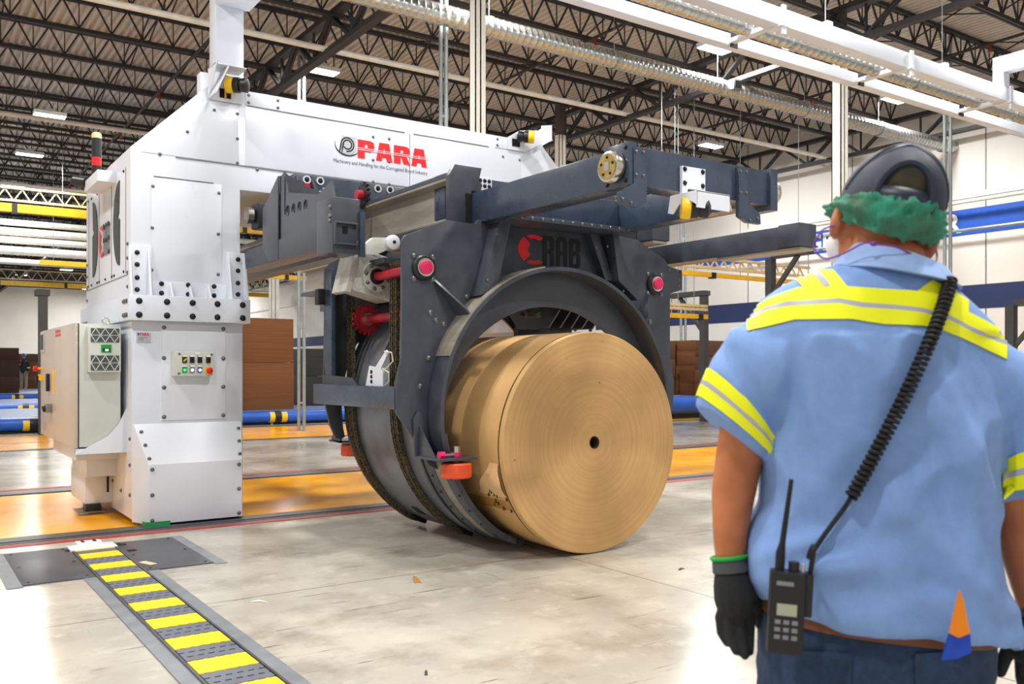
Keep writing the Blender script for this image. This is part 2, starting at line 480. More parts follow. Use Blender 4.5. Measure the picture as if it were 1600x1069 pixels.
wb = tag(MB().box(XL, XW + 0.3, YW, YW + 0.3, 0, ZD + 0.2).build('wall_back', 'wall_white'), 'far white end wall of the hall', None, None, 'structure')
MB().box(XW - 0.012, XW + 0.02, YN, YW, 2.81, 3.4).build('painted_band', 'wall_navy', wr)
MB().box(XW - 0.012, XW + 0.02, YN, 21.0, 4.66, 5.3).build('painted_band', 'wall_blue', wr)
MB().box(XL, XW, YW - 0.012, YW + 0.02, 2.81, 3.4).build('painted_band', 'wall_navy', wb) if False else None
for txt, px in (('GEN', 1262), ('R', 1476)):
    me, w = text_mesh('wall_lettering', txt, 0.66, 'white_print', bold=0.022, spacing=1.02)
    y, _ = PX(px, 380, XW - 0.02)
    place('wall_lettering', me, wr, (XW - 0.02, y, 4.75), (R(90), 0, R(-90)))
# wall ledges and panel joints
MB().box(XW - 0.12, XW + 0.02, YN, YW, 5.55, 5.68).build('wall_ledge', 'wall_white', wr)
for k in range(14):
    MB().box(XW - 0.01, XW + 0.02, 4.0 + 3.7 * k, 4.03 + 3.7 * k, 0, ZD).build('panel_joint', 'frame_grey', wr)
# ---- ceiling deck (folded sheet, ribs along the hall), joists, girders
m = MB(); n = 210; prof = []
x = XL; pit = (XW - XL) / n
for i in range(n):
    prof += [(x, ZD), (x + pit * 0.35, ZD), (x + pit * 0.5, ZD + 0.06), (x + pit * 0.85, ZD + 0.06)]
    x += pit
prof.append((XW, ZD))
A = [m.V((a, YN, b)) for a, b in prof]; B = [m.V((a, YW, b)) for a, b in prof]
for i in range(len(prof) - 1): m.F([A[i], A[i + 1], B[i + 1], B[i]])
ceil = tag(m.build('ceiling', 'deck_metal', angle=20), 'ribbed metal roof deck carried on open web joists', None, None, 'structure')
MB().box(XL, XW + 0.3, YN, YW + 0.3, ZD + 0.12, ZD + 0.25).build('roof_slab', 'deck_metal', ceil)
BAY = 7.4; GX = [-0.8, 6.6, 14.0, 21.4]
def joist_mesh():
    m = MB(); L = BAY; zt, zb = 0.0, -0.55
    for z in (zt, zb):
        for dy in (-0.032, 0.032): m.box(0, L, dy - 0.022, dy + 0.022, z - 0.07, z)
    k = 13; st = L / k
    for i in range(k):
        x0 = i * st; m.bar((x0, 0, zt - 0.04), (x0 + st / 2, 0, zb), 0.03); m.bar((x0 + st / 2, 0, zb), (x0 + st, 0, zt - 0.04), 0.03)
        m.bar((x0 + st / 2, 0, zb), (x0 + st / 2, 0, zt - 0.04), 0.018)
    return m.mesh('roof_joist', 'joist_steel')
jm = joist_mesh()
YJ = [6.6 + 1.7 * k for k in range(43)]
for gx in GX[:3]:
    for y in YJ: place('roof_joist', jm, ceil, (gx, y, ZD - 0.02))
def girder_mesh():
    m = MB(); L = 8.5
    zt, zb = -0.5, -1.22
    m.box(-0.09, 0.09, 0, L, zt - 0.1, zt); m.box(-0.08, 0.08, 0, L, zb, zb + 0.09)
    k = 5; st = L / k
    for i in range(k):
        y0 = i * st
        for dx in (-0.035, 0.035):
            m.bar((dx, y0, zt - 0.05), (dx, y0 + st / 2, zb + 0.04), 0.05); m.bar((dx, y0 + st / 2, zb + 0.04), (dx, y0 + st, zt - 0.05), 0.05)
        m.bar((0, y0 + st / 2, zb), (0, y0 + st / 2, zt), 0.04)
    return m.mesh('roof_girder', 'joist_steel')
gm = girder_mesh()
for gx in GX[1:]:
    for k in range(9): place('roof_girder', gm, ceil, (gx, 3.4 + 8.5 * k, ZD))
# bridging lines between the joists, sprinkler mains
for gx in GX[:3]:
    for fx in (0.33, 0.67):
        m = MB()
        for y0, y1 in zip(YJ, YJ[1:]):
            X0 = gx + BAY * fx
            m.bar((X0, y0, ZD - 0.05), (X0, y1, ZD - 0.55), 0.022); m.bar((X0, y0, ZD - 0.55), (X0, y1, ZD - 0.05), 0.022)
        tag(m.build('joist_bridging', 'joist_steel', ceil), kind='stuff')
for y, z in ((15.5, 7.2), (24.0, 7.3), (33.0, 7.3)):
    MB().cyl((XL, y, z), (XW, y, z), 0.055, n=10).build('sprinkler_main', 'pipe_white', ceil)
for x in (5.0, 11.0, 17.5):
    m = MB(); m.cyl((x, 4, 7.62), (x, 70, 7.62), 0.03, n=8); m.build('sprinkler_branch', 'joist_steel', ceil)
    sm = MB().cyl((0, 0, 0), (0, 0, 0.14), 0.022, n=8).cyl((0, 0, -0.03), (0, 0, 0), 0.045, n=8).mesh('sprinkler_head', 'sprinkler_red')
    for k in range(9): place('sprinkler_head', sm, ceil, (x, 9 + 4.1 * k, 7.48))
# ---- columns
def column(px, dist, w, dark=7.05):
    p = PD(px, 500, dist)
    o = thing('building_column', None, None, (p.x, p.y, 0))
    lab = {746: 'cream steel column behind the middle of the white gantry beam', 875: 'slim cream column standing far behind the right end of the gantry', 1312: 'cream steel column behind the worker\'s cap', 428: 'cream column far behind the brown cardboard stack', 497: 'thin far cream column beside the cardboard stack'}[px]
    tag(o, lab, 'column', None, 'structure')
    m = MB(); h = w / 2
    m.box(p.x - h, p.x + h, p.y - h, p.y - h + 0.02, 0, dark); m.box(p.x - h, p.x + h, p.y + h - 0.02, p.y + h, 0, dark); m.box(p.x - 0.012, p.x + 0.012, p.y - h, p.y + h, 0, dark)
    m.box(p.x - h, p.x - h + 0.012, p.y - h, p.y + h, 0, dark)
    m.build('shaft', 'column_white', o)
    MB().box(p.x - h * 0.9, p.x + h * 0.9, p.y - h * 0.9, p.y + h * 0.9, dark, ZD - 0.5).build('column_head', 'column_dark', o)
    MB().box(p.x - h * 1.6, p.x + h * 1.6, p.y - h * 1.6, p.y + h * 1.6, 0, 0.03).build('base_plate', 'rail_grey', o)
column(746, 13.6, 0.18); column(875, 22, 0.2); column(1312, 16.2, 0.2); column(428, 36, 0.32); column(497, 60, 0.4)
# ---- high-bay lamps
hm = MB().box(-0.36, 0.36, -0.17, 0.17, 0.0, 0.09).box(-0.1, 0.1, -0.1, 0.1, 0.09, 0.16).mesh('housing', 'lamp_housing', bevel=0.01)
lm = MB().box(-0.34, 0.34, -0.15, 0.15, -0.012, 0.002).mesh('lens', 'lamp_lens')
rm = MB().cyl((-0.3, 0, 0.09), (-0.3, 0, 0.75), 0.006, n=6).cyl((0.3, 0, 0.09), (0.3, 0, 0.75), 0.006, n=6).mesh('hanger_wire', 'pipe_grey')
LDATA = bpy.data.lights.new('led_light', 'AREA'); LDATA.shape = 'RECTANGLE'; LDATA.size = 0.68; LDATA.size_y = 0.3; LDATA.energy = LAMP_W; LDATA.color = (1.0, 0.985, 0.965)
LAMP_LABEL = {0: 'lit LED lamp hanging behind the left part of the white gantry beam', 1: 'lit LED lamp at far left, the uppermost of three in a row', 2: 'lit LED lamp at far left, the middle one of three in a row', 3: 'lit LED lamp at far left, the lowest of three, above the yellow crane beam',
              4: 'lit LED lamp just below the white overhead beam, upper right', 5: 'lit LED lamp right of the cream column behind the cap', 6: 'small lit LED lamp above the dark slate carriage arm'}
for i, (x, y) in enumerate(LAMPS):
    o = thing('ceiling_lamp', LAMP_LABEL.get(i, 'lit LED high-bay lamp added to light the hall, outside or hardly inside the picture'), 'lamp', (x, y, LAMP_Z), 'LED high-bay lamps under the roof')
    place('housing', hm, o, (x, y, LAMP_Z)); place('lens', lm, o, (x, y, LAMP_Z)); place('hanger_wire', rm, o, (x, y, LAMP_Z))
    l = bpy.data.objects.new('led_light', LDATA); l.location = (x, y, LAMP_Z - 0.03); COL.objects.link(l)
    l.parent = o; l.matrix_parent_inverse = WM[o.name].inverted()
# =================================================================== the white gantry
GY, GB, GC = 7.95, 10.0, 4.09
def mir(x): return 2 * GC - x
g = thing('gantry_crane', 'tall white portal gantry with red lettering straddling the yellow floor lane', 'gantry', (GC, 8.9, 0))
xl, xi, xc = 1.636, 2.556, 2.29
zt, zc, zo, zb = 3.80, 3.16, 2.905, 1.90
out = [(xl, zb), (xl, zc), (xc, zt), (mir(xc), zt), (mir(xl), zc), (mir(xl), zb), (mir(xi), zb), (mir(xi), zo), (xi, zo), (xi, zb)]
MB().prism(out, 'Y', GY, GB).build('portal_body', 'white_paint', g, bevel=0.008)
# panels standing a little proud of the face
def panel(pts, y=GY, t=0.006, mat='white_paint', bolts=()):
    o = MB().prism(pts, 'Y', y - t, y + 0.002).build('cover_panel', mat, g, bevel=0.002)
    for px, py in bolts:
        x, z = PY(px, py, y - t); bolt(g, (x, y - t, z), 0.011)
def rect(x0, x1, z0, z1): return [(x0, z0), (x1, z0), (x1, z1), (x0, z1)]
panel(rect(1.80, 2.39, 2.0, 2.93), bolts=[(239, 291), (342, 302), (238, 356), (341, 366), (237, 422), (341, 429)])
panel([(1.9, 3.115), (2.62, 3.115), (2.62, 3.60), (2.40, 3.60)] if False else [(1.72, 3.13), (2.54, 3.13), (2.54, 3.66), (2.36, 3.72)], t=0.004,
      bolts=[(250, 241), (293, 206), (335, 172), (371, 178), (371, 217), (371, 255)])
panel(rect(2.60, 4.24, 3.13, 3.66), t=0.004, bolts=[(583, 214), (583, 250), (583, 284), (402, 265), (500, 278)])
panel(rect(4.28, 5.62, 3.13, 3.66), t=0.004, bolts=[(608, 217), (608, 253), (608, 288), (786, 245), (812, 250)])
for x0, x1 in ((2.60, 2.93), (5.28, 5.62)):
    MB().prism(rect(x0, x1, 3.67, 3.785), 'Y', GY - 0.008, GY + 0.002).build('cover_panel', 'white_sheet', g, bevel=0.003)
    for x in (x0 + 0.03, x1 - 0.03):
        for z in (3.695, 3.76): bolt(g, (x, GY - 0.008, z), 0.011)
MB().box(2.62, 4.2, GY - 0.010, GY + 0.002, 3.662, 3.668).build('panel_seam', 'frame_grey', g)
MB().box(4.3, 5.2, GY - 0.010, GY + 0.002, 3.662, 3.668).build('panel_seam', 'frame_grey', g)
MB().box(2.0, 4.25, GY - 0.008, GY + 0.002, 3.118, 3.126).build('panel_seam', 'frame_grey', g)
MB().box(1.82, 2.32, GY - 0.010, GY + 0.002, 2.934, 2.940).build('panel_seam', 'frame_grey', g)
MB().box(4.256, 4.262, GY - 0.006, GY + 0.002, 3.13, 3.66).build('panel_seam', 'frame_grey', g)
# collar with gussets, both towers
def collar(s):
    f = (lambda x: x) if s > 0 else mir
    def X(a, b):
        a, b = f(a), f(b); return (min(a, b), max(a, b))
    a, b = X(1.60, 2.61); MB().box(a, b, 7.83, 10.12, 1.71, 1.92).build('bolted_collar', 'white_paint', g, bevel=0.006)
    for x0, x1, h in ((1.62, 1.80, 0.42), (2.43, 2.60, 0.42)):
        a, b = X(x0, x1); MB().box(a, b, GY - 0.02, GY + 0.01, 1.92, 1.92 + h).build('corner_plate', 'white_paint', g, bevel=0.003)
    a, b = X(1.8, 2.43); MB().box(a, b, GY - 0.02, GY + 0.01, 1.92, 2.05).build('backing_strip', 'white_paint', g, bevel=0.003)
    for x, h in ((1.625, 0.40), (1.775, 0.40), (1.95, 0.12), (2.11, 0.12), (2.27, 0.12), (2.445, 0.40), (2.59, 0.40)):
        xx = f(x); MB().prism([(GY - 0.015, 1.92), (GY - 0.115, 1.92), (GY - 0.02, 1.92 + h), (GY - 0.015, 1.92 + h)], 'X', xx - 0.007, xx + 0.007).build('gusset', 'white_sheet', g)
    for x in (1.68, 1.90, 2.11, 2.32, 2.54):
        for z in (1.755, 1.87): bolt(g, (f(x), 7.83, z), 0.02, 'Y', 'k')
    for x in (1.685, 2.53):
        for z in (1.97, 2.07, 2.18, 2.28): bolt(g, (f(x), GY - 0.02, z), 0.016, 'Y', 'k')
    for x in (1.88, 2.1, 2.32):
        for z in (1.95, 2.03): bolt(g, (f(x), GY - 0.02, z), 0.016, 'Y', 'k')
collar(1); collar(-1)
for y in (7.9, 7.96, 8.02):
    for z in (1.755, 1.87): bolt(g, (1.60, y, z), 0.017, 'X', 's')
for y in (9.75, 9.85, 9.95): bolt(g, (1.60, y, 1.76), 0.017, 'X', 's')
for z in (2.0, 2.12, 2.24, 2.36):
    bolt(g, (xl, 8.04, z), 0.014, 'X', 's'); bolt(g, (xl, 9.93, z), 0.014, 'X', 's')
# lower legs and skirts
def leg(s):
    f = (lambda x: x) if s > 0 else mir
    def bx(x0, x1, y0, y1, z0, z1): a, b = f(x0), f(x1); return MB().box(min(a, b), max(a, b), y0, y1, z0, z1)
    bx(1.645, 2.575, 7.94, 10.02, 0.05, 1.71).build('leg_body', 'white_paint', g, bevel=0.006)
    m = MB()
    lo = [(1.645, 7.945, 0.03), (1.735, 7.73, 0.03), (2.50, 7.73, 0.03), (2.575, 7.945, 0.03)]
    mi = [(1.645, 7.945, 0.60), (1.735, 7.73, 0.52), (2.50, 7.73, 0.52), (2.575, 7.945, 0.60)]
    hi = [(1.645, 7.945, 0.845), (1.66, 7.935, 0.845), (2.56, 7.935, 0.845), (2.575, 7.945, 0.845)]
    m.loft([[(f(p[0]), p[1], p[2]) for p in r] for r in (lo, mi, hi)])
    m.build('skirt_cover', 'white_sheet', g, bevel=0.004, angle=15)
    bx(1.88, 2.42, 7.930, 7.945, 0.87, 1.69).build('cover_panel', 'white_sheet', g, bevel=0.002)
    for x in (1.90, 2.40):
        for z in (0.9, 1.15, 1.4, 1.66): bolt(g, (f(x), 7.93, z), 0.014)
    for x in (1.76, 2.475):
        for z in (0.06, 0.27, 0.48): bolt(g, (f(x), 7.73, z), 0.013)
    for k in range(3):
        for x0, x1 in ((1.75, 1.70), (2.485, 2.53)):
            t = 0.15 + 0.33 * k; bolt(g, (f(x0 + (x1 - x0) * t), 7.725 + 0.205 * t, 0.52 + 0.325 * t), 0.012)
    MB().box(min(f(1.70), f(1.9)), max(f(1.70), f(1.9)), 7.72, 7.9, 0.006, 0.05).build('wheel_pad', 'green_pad', g)
    MB().box(min(f(1.9), f(2.5)), max(f(1.9), f(2.5)), 7.80, 7.9, 0.012, 0.05).build('wheel_housing', 'black_rubber', g)
    for y in (8.4, 9.5):
        MB().lathe([(0.13, -0.04), (0.15, -0.03), (0.15, 0.03), (0.13, 0.04)], (f(2.1), y, 0.155), 'X').build('travel_wheel', 'dark_steel', g)
leg(1); leg(-1)
for y, z in ((8.0, 0.25), (8.0, 0.5), (8.0, 0.72), (8.35, 0.25), (8.7, 0.3)): bolt(g, (1.645, y, z), 0.014, 'X', 's')
# side housing below the cabinet
MB().prism([(8.45, 0.52), (9.75, 0.52), (9.75, 0.66), (8.45, 0.66)], 'X', 1.30, 1.645).build('cabinet_shelf', 'white_paint', g, bevel=0.004)
MB().prism([(8.13, 0.60), (8.13, 0.645), (8.155, 0.645), (8.155, 0.60)], 'X', 1.25, 1.645).build('shelf_lip', 'white_paint', g)
MB().prism([(1.24, 0.60), (1.645, 0.60), (1.645, 0.98), (1.58, 0.84), (1.50, 0.745)], 'Y', 8.12, 8.14).build('shelf_gusset', 'white_sheet', g)
MB().box(1.40, 1.645, 8.55, 9.3, 0.36, 0.52).build('motor_cover', 'white_paint', g, bevel=0.004)
MB().box(1.42, 1.645, 8.75, 9.5, 0.10, 0.36).build('sensor_housing', 'beige_cap' if False else 'white_sheet', g, bevel=0.004)
MB().box(1.36, 1.60, 8.7, 9.0, 0.028, 0.036).build('sensor_plate', 'worn_steel', g)
MB().box(1.42, 1.55, 8.72, 8.86, 0.036, 0.10).build('sensor_block', 'black_plastic', g, bevel=0.01)
MB().tube([(1.6, 8.74, 0.42), (1.6, 8.7, 0.38), (1.6, 8.7, 0.2)], 0.01).build('sensor_cable', 'black_rubber', g)
# side wall: dark crescent openings, CRAB print, seams
def crescent(y0, z0, w, h, flip, n=16):
    pts = []
    for i in range(n + 1):
        t = -math.pi / 2 + math.pi * i / n
        pts.append((y0 + flip * w * math.cos(t), z0 + h * math.sin(t)))
    pts += [(y0 + flip * w * 0.10, z0 + h * 0.25), (y0 + flip * w * 0.30, z0 + h * 0.16), (y0 - flip * w * 0.02, z0 + h * 0.08)]
    return pts
MB().prism(crescent(8.36, 2.58, 0.26, 0.37, 1), 'X', xl - 0.008, xl + 0.01).build('dark_opening', 'grille_dark', g)
MB().prism(crescent(9.62, 2.58, 0.26, 0.37, -1), 'X', xl - 0.008, xl + 0.01).build('dark_opening', 'grille_dark', g)
for y in (8.12, 8.72, 9.3, 9.85):
    MB().box(xl - 0.004, xl + 0.005, y - 0.003, y + 0.003, 2.12, 3.02).build('panel_seam', 'frame_grey', g)
MB().box(xl - 0.006, xl + 0.005, 8.05, 9.95, 2.10, 2.106).build('panel_seam', 'frame_grey', g)
for y in (8.2, 8.6, 8.7, 9.0, 9.3, 9.4, 9.7, 9.88): bolt(g, (xl, y, 2.14), 0.011, 'X', 'k'); bolt(g, (xl, y, 3.0), 0.011, 'X', 'k')
LET = {'P': [[(0, 0), (0, 1), (.75, 1), (.94, .93), (1, .7), (.94, .47), (.75, .38), (.42, .38), (.42, 0)], [(.42, .60), (.42, .78), (.56, .78), (.60, .69), (.56, .60)]],
       'A': [[(0, 0), (.2, 1), (.8, 1), (1, 0), (.66, 0), (.62, .2), (.38, .2), (.34, 0)], [(.44, .42), (.5, .76), (.56, .42)]],
       'R': [[(0, 0), (0, 1), (.75, 1), (.94, .94), (1, .72), (.93, .5), (.80, .43), (1.02, 0), (.62, 0), (.46, .36), (.42, .36), (.42, 0)], [(.42, .60), (.42, .78), (.56, .78), (.60, .69), (.56, .60)]],
       'r': [[(0, 0), (0, 1), (.8, 1), (1, .9), (1, .55), (.86, .47), (1, .38), (1, 0), (.68, 0), (.68, .38), (.6, .42), (.32, .42), (.32, 0)], [(.32, .56), (.32, .86), (.62, .86), (.68, .82), (.68, .6), (.62, .56)]],
       'a': [[(0, 0), (0, .85), (.2, 1), (.8, 1), (1, .85), (1, 0), (.68, 0), (.68, .4), (.32, .4), (.32, 0)], [(.32, .54), (.32, .82), (.4, .87), (.6, .87), (.68, .82), (.68, .54)]],
       'b': [[(0, 0), (0, 1), (.8, 1), (1, .9), (1, .6), (.9, .52), (1, .44), (1, .1), (.8, 0)], [(.32, .57), (.32, .86), (.62, .86), (.68, .82), (.68, .61), (.62, .57)], [(.32, .14), (.32, .44), (.62, .44), (.68, .40), (.68, .18), (.62, .14)]]}
def lens(c, r, a0, a1, bulge, n=8):
    """claw segment: outer arc of a circle closed by an inner notch"""
    p = [(c[0] + r * math.cos(R(a0 + (a1 - a0) * i / n)), c[1] + r * math.sin(R(a0 + (a1 - a0) * i / n))) for i in range(n + 1)]
    am = R((a0 + a1) / 2)
    a_, b_ = p[-1], p[0]
    for i in range(1, 4):
        t = i / 4; q = (a_[0] + (b_[0] - a_[0]) * t, a_[1] + (b_[1] - a_[1]) * t)
        k = bulge * (1 if i != 2 else 0.55)
        p.append((q[0] - math.cos(am) * k, q[1] - math.sin(am) * k))
    return p
def crab_logo(parent, f, s=1.0):
    m = MB()
    for a0, a1 in ((52, 118), (128, 232), (242, 308)): m.flat([lens((0.32, 0.5), 0.5, a0, a1, 0.20 if a0 == 128 else 0.09)], f)
    m.build('logo_claw_mark', 'red_print', parent, normals=False)
    for i, ch in enumerate('rab'):
        mm = MB(); x0 = 0.62 + i * 0.44
        mm.flat([[(x0 + a * 0.36, b) for a, b in lp] for lp in LET[ch]], f); mm.build('logo_letter', 'black_print', parent, normals=False)
crab_logo(g, lambda a, b: (xl - 0.009, 9.24 - a * 0.245, 2.36 + b * 0.30))
# PARA sign
def para(parent, x0, z0, w, h, y):
    for i, ch in enumerate('PARA'):
        m = MB(); m.flat([[(x0 + (i * 1.09 + a) * w, z0 + b * h) for a, b in lp] for lp in LET[ch]], lambda a, b: (a, y, b))
        m.build('sign_letter', 'red_print', parent, normals=False)
    for zz in (0.44, 0.53): MB().box(x0 - 0.005, x0 + 4.36 * w, y - 0.002, y, z0 + h * zz, z0 + h * (zz + 0.03)).build('sign_stripe', 'white_paint', parent)
YS = GY - 0.008
x0, z0 = PY(559, 243, YS); x1, _ = PY(667, 258, YS)
para(g, x0, 3.345, (x1 - x0) / 4.27, 0.178, YS)
me, w = text_mesh('sign_tagline', 'Machinery and Handling for the Corrugated Board Industry', 0.05, 'grey_print')
xa, za = PY(521, 249, YS); xb, _ = PY(668, 270, YS)
place('sign_tagline', me, g, (xa, YS, 3.272), (R(90), 0, 0), ((xb - xa) / w, 1, 1))
cx, cz = PY(543, 226, YS)
m = MB(); F = lambda a, b: (cx + a, YS, cz + b)
def band(r0, r1, a0, a1, n=20): return [(r1 * math.cos(R(a0 + (a1 - a0) * i / n)), r1 * math.sin(R(a0 + (a1 - a0) * i / n))) for i in range(n + 1)] + [(r0 * math.cos(R(a1 + (a0 - a1) * i / n)), r0 * math.sin(R(a1 + (a0 - a1) * i / n))) for i in range(n + 1)]
m.flat([band(0.058, 0.072, -100, 175)], F).flat([band(0.036, 0.050, -150, 190)], F)
m.flat([[(-0.086, -0.07), (-0.072, -0.07), (-0.058, 0.0), (-0.072, 0.01)]], F).flat([[(-0.064, -0.08), (-0.052, -0.08), (-0.036, 0.0), (-0.05, 0.01)]], F)
m.build('sign_emblem', 'black_print', g, normals=False)
m = MB(); n = 24
pts = [(-0.14 * math.cos(R(200 - 0)) * 0 + 0.13 * math.cos(R(165 + 170 * i / n)), 0.10 * math.sin(R(165 + 170 * i / n)) - 0.01) for i in range(n + 1)]
pts += [(0.125 * math.cos(R(335 - 170 * i / n)), 0.10 * math.sin(R(335 - 170 * i / n)) - 0.01 + 0.014 * math.sin(math.pi * i / n)) for i in range(n + 1)]
m.flat([pts], F); m.build('sign_swoosh', 'black_print', g, normals=False)
MB().box(cx - 0.06, cx + 0.095, YS + 0.001, YS + 0.004, cz - 0.085, cz + 0.085).build('emblem_backing', 'plate_silver', g)
# scanners on the beam
def scanner(parent, c, s, d):
    """yellow and black safety scanner: c centre, s size, d axis sign along x"""
    c = Vector(c)
    A = Vector((0.78, -0.62, -0.05)).normalized() * d
    o = MB().cyl(c - A * 0.055 * s, c, 0.062 * s, n=28).build('scanner_body', 'yellow_plastic', parent, bevel=0.004)
    MB().cyl(c, c + A * 0.045 * s, 0.058 * s, n=28).build('scanner_ring', 'black_plastic', o, bevel=0.003)
    MB().cyl(c + A * 0.045 * s, c + A * 0.065 * s, 0.046 * s, 0.052 * s, n=28).cyl(c + A * 0.065 * s, c + A * 0.10 * s, 0.052 * s, 0.056 * s, n=28).cyl(c + A * 0.10 * s, c + A * 0.115 * s, 0.056 * s, 0.03 * s, n=28).build('scanner_dome', 'black_plastic', o)
    return o
bx, bz = PY(352, 150, GY - 0.02)
MB().prism([(bx - 0.14, bz - 0.05), (bx + 0.15, bz - 0.05), (bx + 0.15, bz + 0.15), (bx, bz + 0.19)], 'Y', GY - 0.022, GY - 0.008).build('scanner_bracket', 'white_sheet', g)
m = MB(); m.prism([(GY - 0.02, bz - 0.04), (GY - 0.02, bz + 0.2), (GY - 0.30, bz + 0.21)], 'X', bx - 0.15, bx - 0.143)
m.prism([(bx - 0.15, bz + 0.20), (bx + 0.12, bz + 0.20), (bx + 0.12, bz + 0.207), (bx - 0.15, bz + 0.207)], 'Y', GY - 0.24, GY - 0.01)
m.prism([(bx - 0.15, bz - 0.04), (bx - 0.143, bz - 0.05), (bx - 0.03, bz + 0.2), (bx - 0.04, bz + 0.207)], 'Y', GY - 0.24, GY - 0.01)
m.build('scanner_hood', 'white_sheet', g)
MB().box(bx - 0.05, bx + 0.05, GY - 0.026, GY - 0.02, bz - 0.02, bz + 0.06).build('bracket_window', 'void_black', g)
MB().box(bx - 0.01, bx + 0.005, GY - 0.034, GY - 0.024, bz - 0.02, bz + 0.06).build('cable_strap', 'yellow_plastic', g)
sx, sz = PY(366, 133, GY - 0.12)
scanner(g, (sx, GY - 0.12, sz), 1.15, 1)
bx, bz = PY(814, 222, GY - 0.02)
MB().prism([(bx - 0.17, bz - 0.10), (bx + 0.05, bz - 0.10), (bx + 0.24, bz + 0.0), (bx + 0.24, bz + 0.16), (bx - 0.02, bz + 0.12), (bx - 0.17, bz + 0.03)], 'Y', GY - 0.024, GY - 0.010).build('scanner_bracket', 'white_sheet', g)
m = MB(); m.prism([(bx + 0.10, bz - 0.08), (bx + 0.25, bz + 0.01), (bx + 0.25, bz + 0.17), (bx + 0.10, bz + 0.14)], 'Y', GY - 0.26, GY - 0.25); m.box(bx + 0.24, bx + 0.25, GY - 0.26, GY - 0.02, bz, bz + 0.17)
m.build('scanner_hood', 'white_sheet', g)
MB().box(bx - 0.12, bx - 0.02, GY - 0.03, GY - 0.022, bz - 0.06, bz + 0.02).build('bracket_window', 'void_black', g)
sx, sz = PY(826, 214, GY - 0.14)
scanner(g, (sx, GY - 0.14, sz), 1.1, -1)
# mast on top and its arm
ms = MB(); ms.box(2.535, 2.80, 8.60, 8.82, 3.80, 5.35).build('mast', 'white_paint', g, bevel=0.006)
MB().box(2.535, 2.86, 6.5, 8.62, 4.78, 5.05).build('mast_arm', 'white_paint', g, bevel=0.006)
MB().box(2.48, 2.86, 8.54, 8.88, 3.80, 3.83).build('mast_foot', 'white_sheet', g, bevel=0.003)
p = PY(322, 127, 8.3); MB().box(p[0] - 0.05, p[0] + 0.03, 8.3, 8.42, 3.78 - 0.12, p[1] + 0.08).build('junction_box', 'white_sheet', g, bevel=0.004)
p = PY(310, 140, 8.3)
# signal light and its bracket on the left rear of the tower
yy = 9.75; ty, tz = PX(151, 280, 1.56)
MB().box(1.48, 1.64, ty - 0.5, ty + 0.15, tz - 0.11, tz - 0.01).build('signal_bracket', 'white_sheet', g, bevel=0.003)
sl = MB().cyl((1.56, ty, tz), (1.56, ty, tz + 0.12), 0.043, n=20).cyl((1.56, ty, tz + 0.20), (1.56, ty, tz + 0.375), 0.043, n=20).build('signal_light', 'black_plastic', g)
MB().cyl((1.56, ty, tz + 0.12), (1.56, ty, tz + 0.20), 0.042, n=20).build('red_segment', 'red_button', sl)
MB().lathe([(0.043, 0.0), (0.043, 0.04), (0.03, 0.055)], (1.56, ty, tz + 0.375), 'Z').build('light_cap', 'beige_cap', sl)
MB().cyl((1.50, ty + 0.12, tz - 0.02), (1.42, ty + 0.25, tz + 0.01), 0.05, n=16).build('warning_horn', 'black_plastic', g)
# rating plate
x, z = PY(224, 527, 7.936)
np_ = MB().box(x - 0.055, x + 0.055, 7.928, 7.942, z - 0.04, z + 0.04).build('rating_plate', 'plate_silver', g)
me, w = text_mesh('plate_lettering', 'PARA', 0.035, 'red_print', bold=0.001); place('plate_lettering', me, np_, (x - 0.03, 7.926, z + 0.012), (R(90), 0, 0), (0.075 / w, 1, 1))
MB().box(x - 0.048, x - 0.034, 7.926, 7.93, z + 0.014, z + 0.034).build('plate_emblem', 'wall_blue', np_)
for k in range(3): MB().box(x - 0.04, x + (0.0 if k else 0.03), 7.9265, 7.93, z - 0.004 - 0.012 * k, z - 0.001 - 0.012 * k).build('plate_text_line', 'grey_print', np_)
# push-button box on the leg
cb = thing('control_box', 'pale grey push-button box with red mushroom stop on the white gantry leg', 'control box', (2.14, 7.9, 1.2))
c0 = PY(272, 587, 7.84); c1 = PY(333, 549, 7.84)
cx0, cx1, cz0, cz1 = c0[0], c1[0], c0[1] - 0.004, c0[1] + 0.205
MB().box(cx0, cx1, 7.84, 7.93, cz0, cz1).build('box_body', 'cabinet_grey', cb, bevel=0.006)
cw, ch_ = cx1 - cx0, cz1 - cz0
def bp(u, v): return (cx0 + u * cw, cz0 + v * ch_)
for u, v in ((.13, .9), (.96, .88), (.12, .1), (.95, .1)): x, z = bp(u, v); bolt(cb, (x, 7.84, z), 0.008)
for i, u in enumerate((.26, .45, .65, .87)):
    x, z = bp(u, .68)
    s_ = MB().box(x - 0.019, x + 0.019, 7.828, 7.841, z - 0.03, z + 0.03).build('selector_switch', 'black_plastic', cb, bevel=0.003)
    MB().box(x - 0.017, x + 0.017, 7.826, 7.829, z + 0.033 - 0.012, z + 0.045 - 0.01).build('legend_plate', 'white_print', s_)
    MB().obox((x, 7.818, z - 0.006), Matrix.Rotation(R(40 if i == 0 else 5), 3, 'Y'), 0.004, 0.01, 0.016).build('switch_lever', 'yellow_plastic' if i == 0 else 'bolt_black', s_)
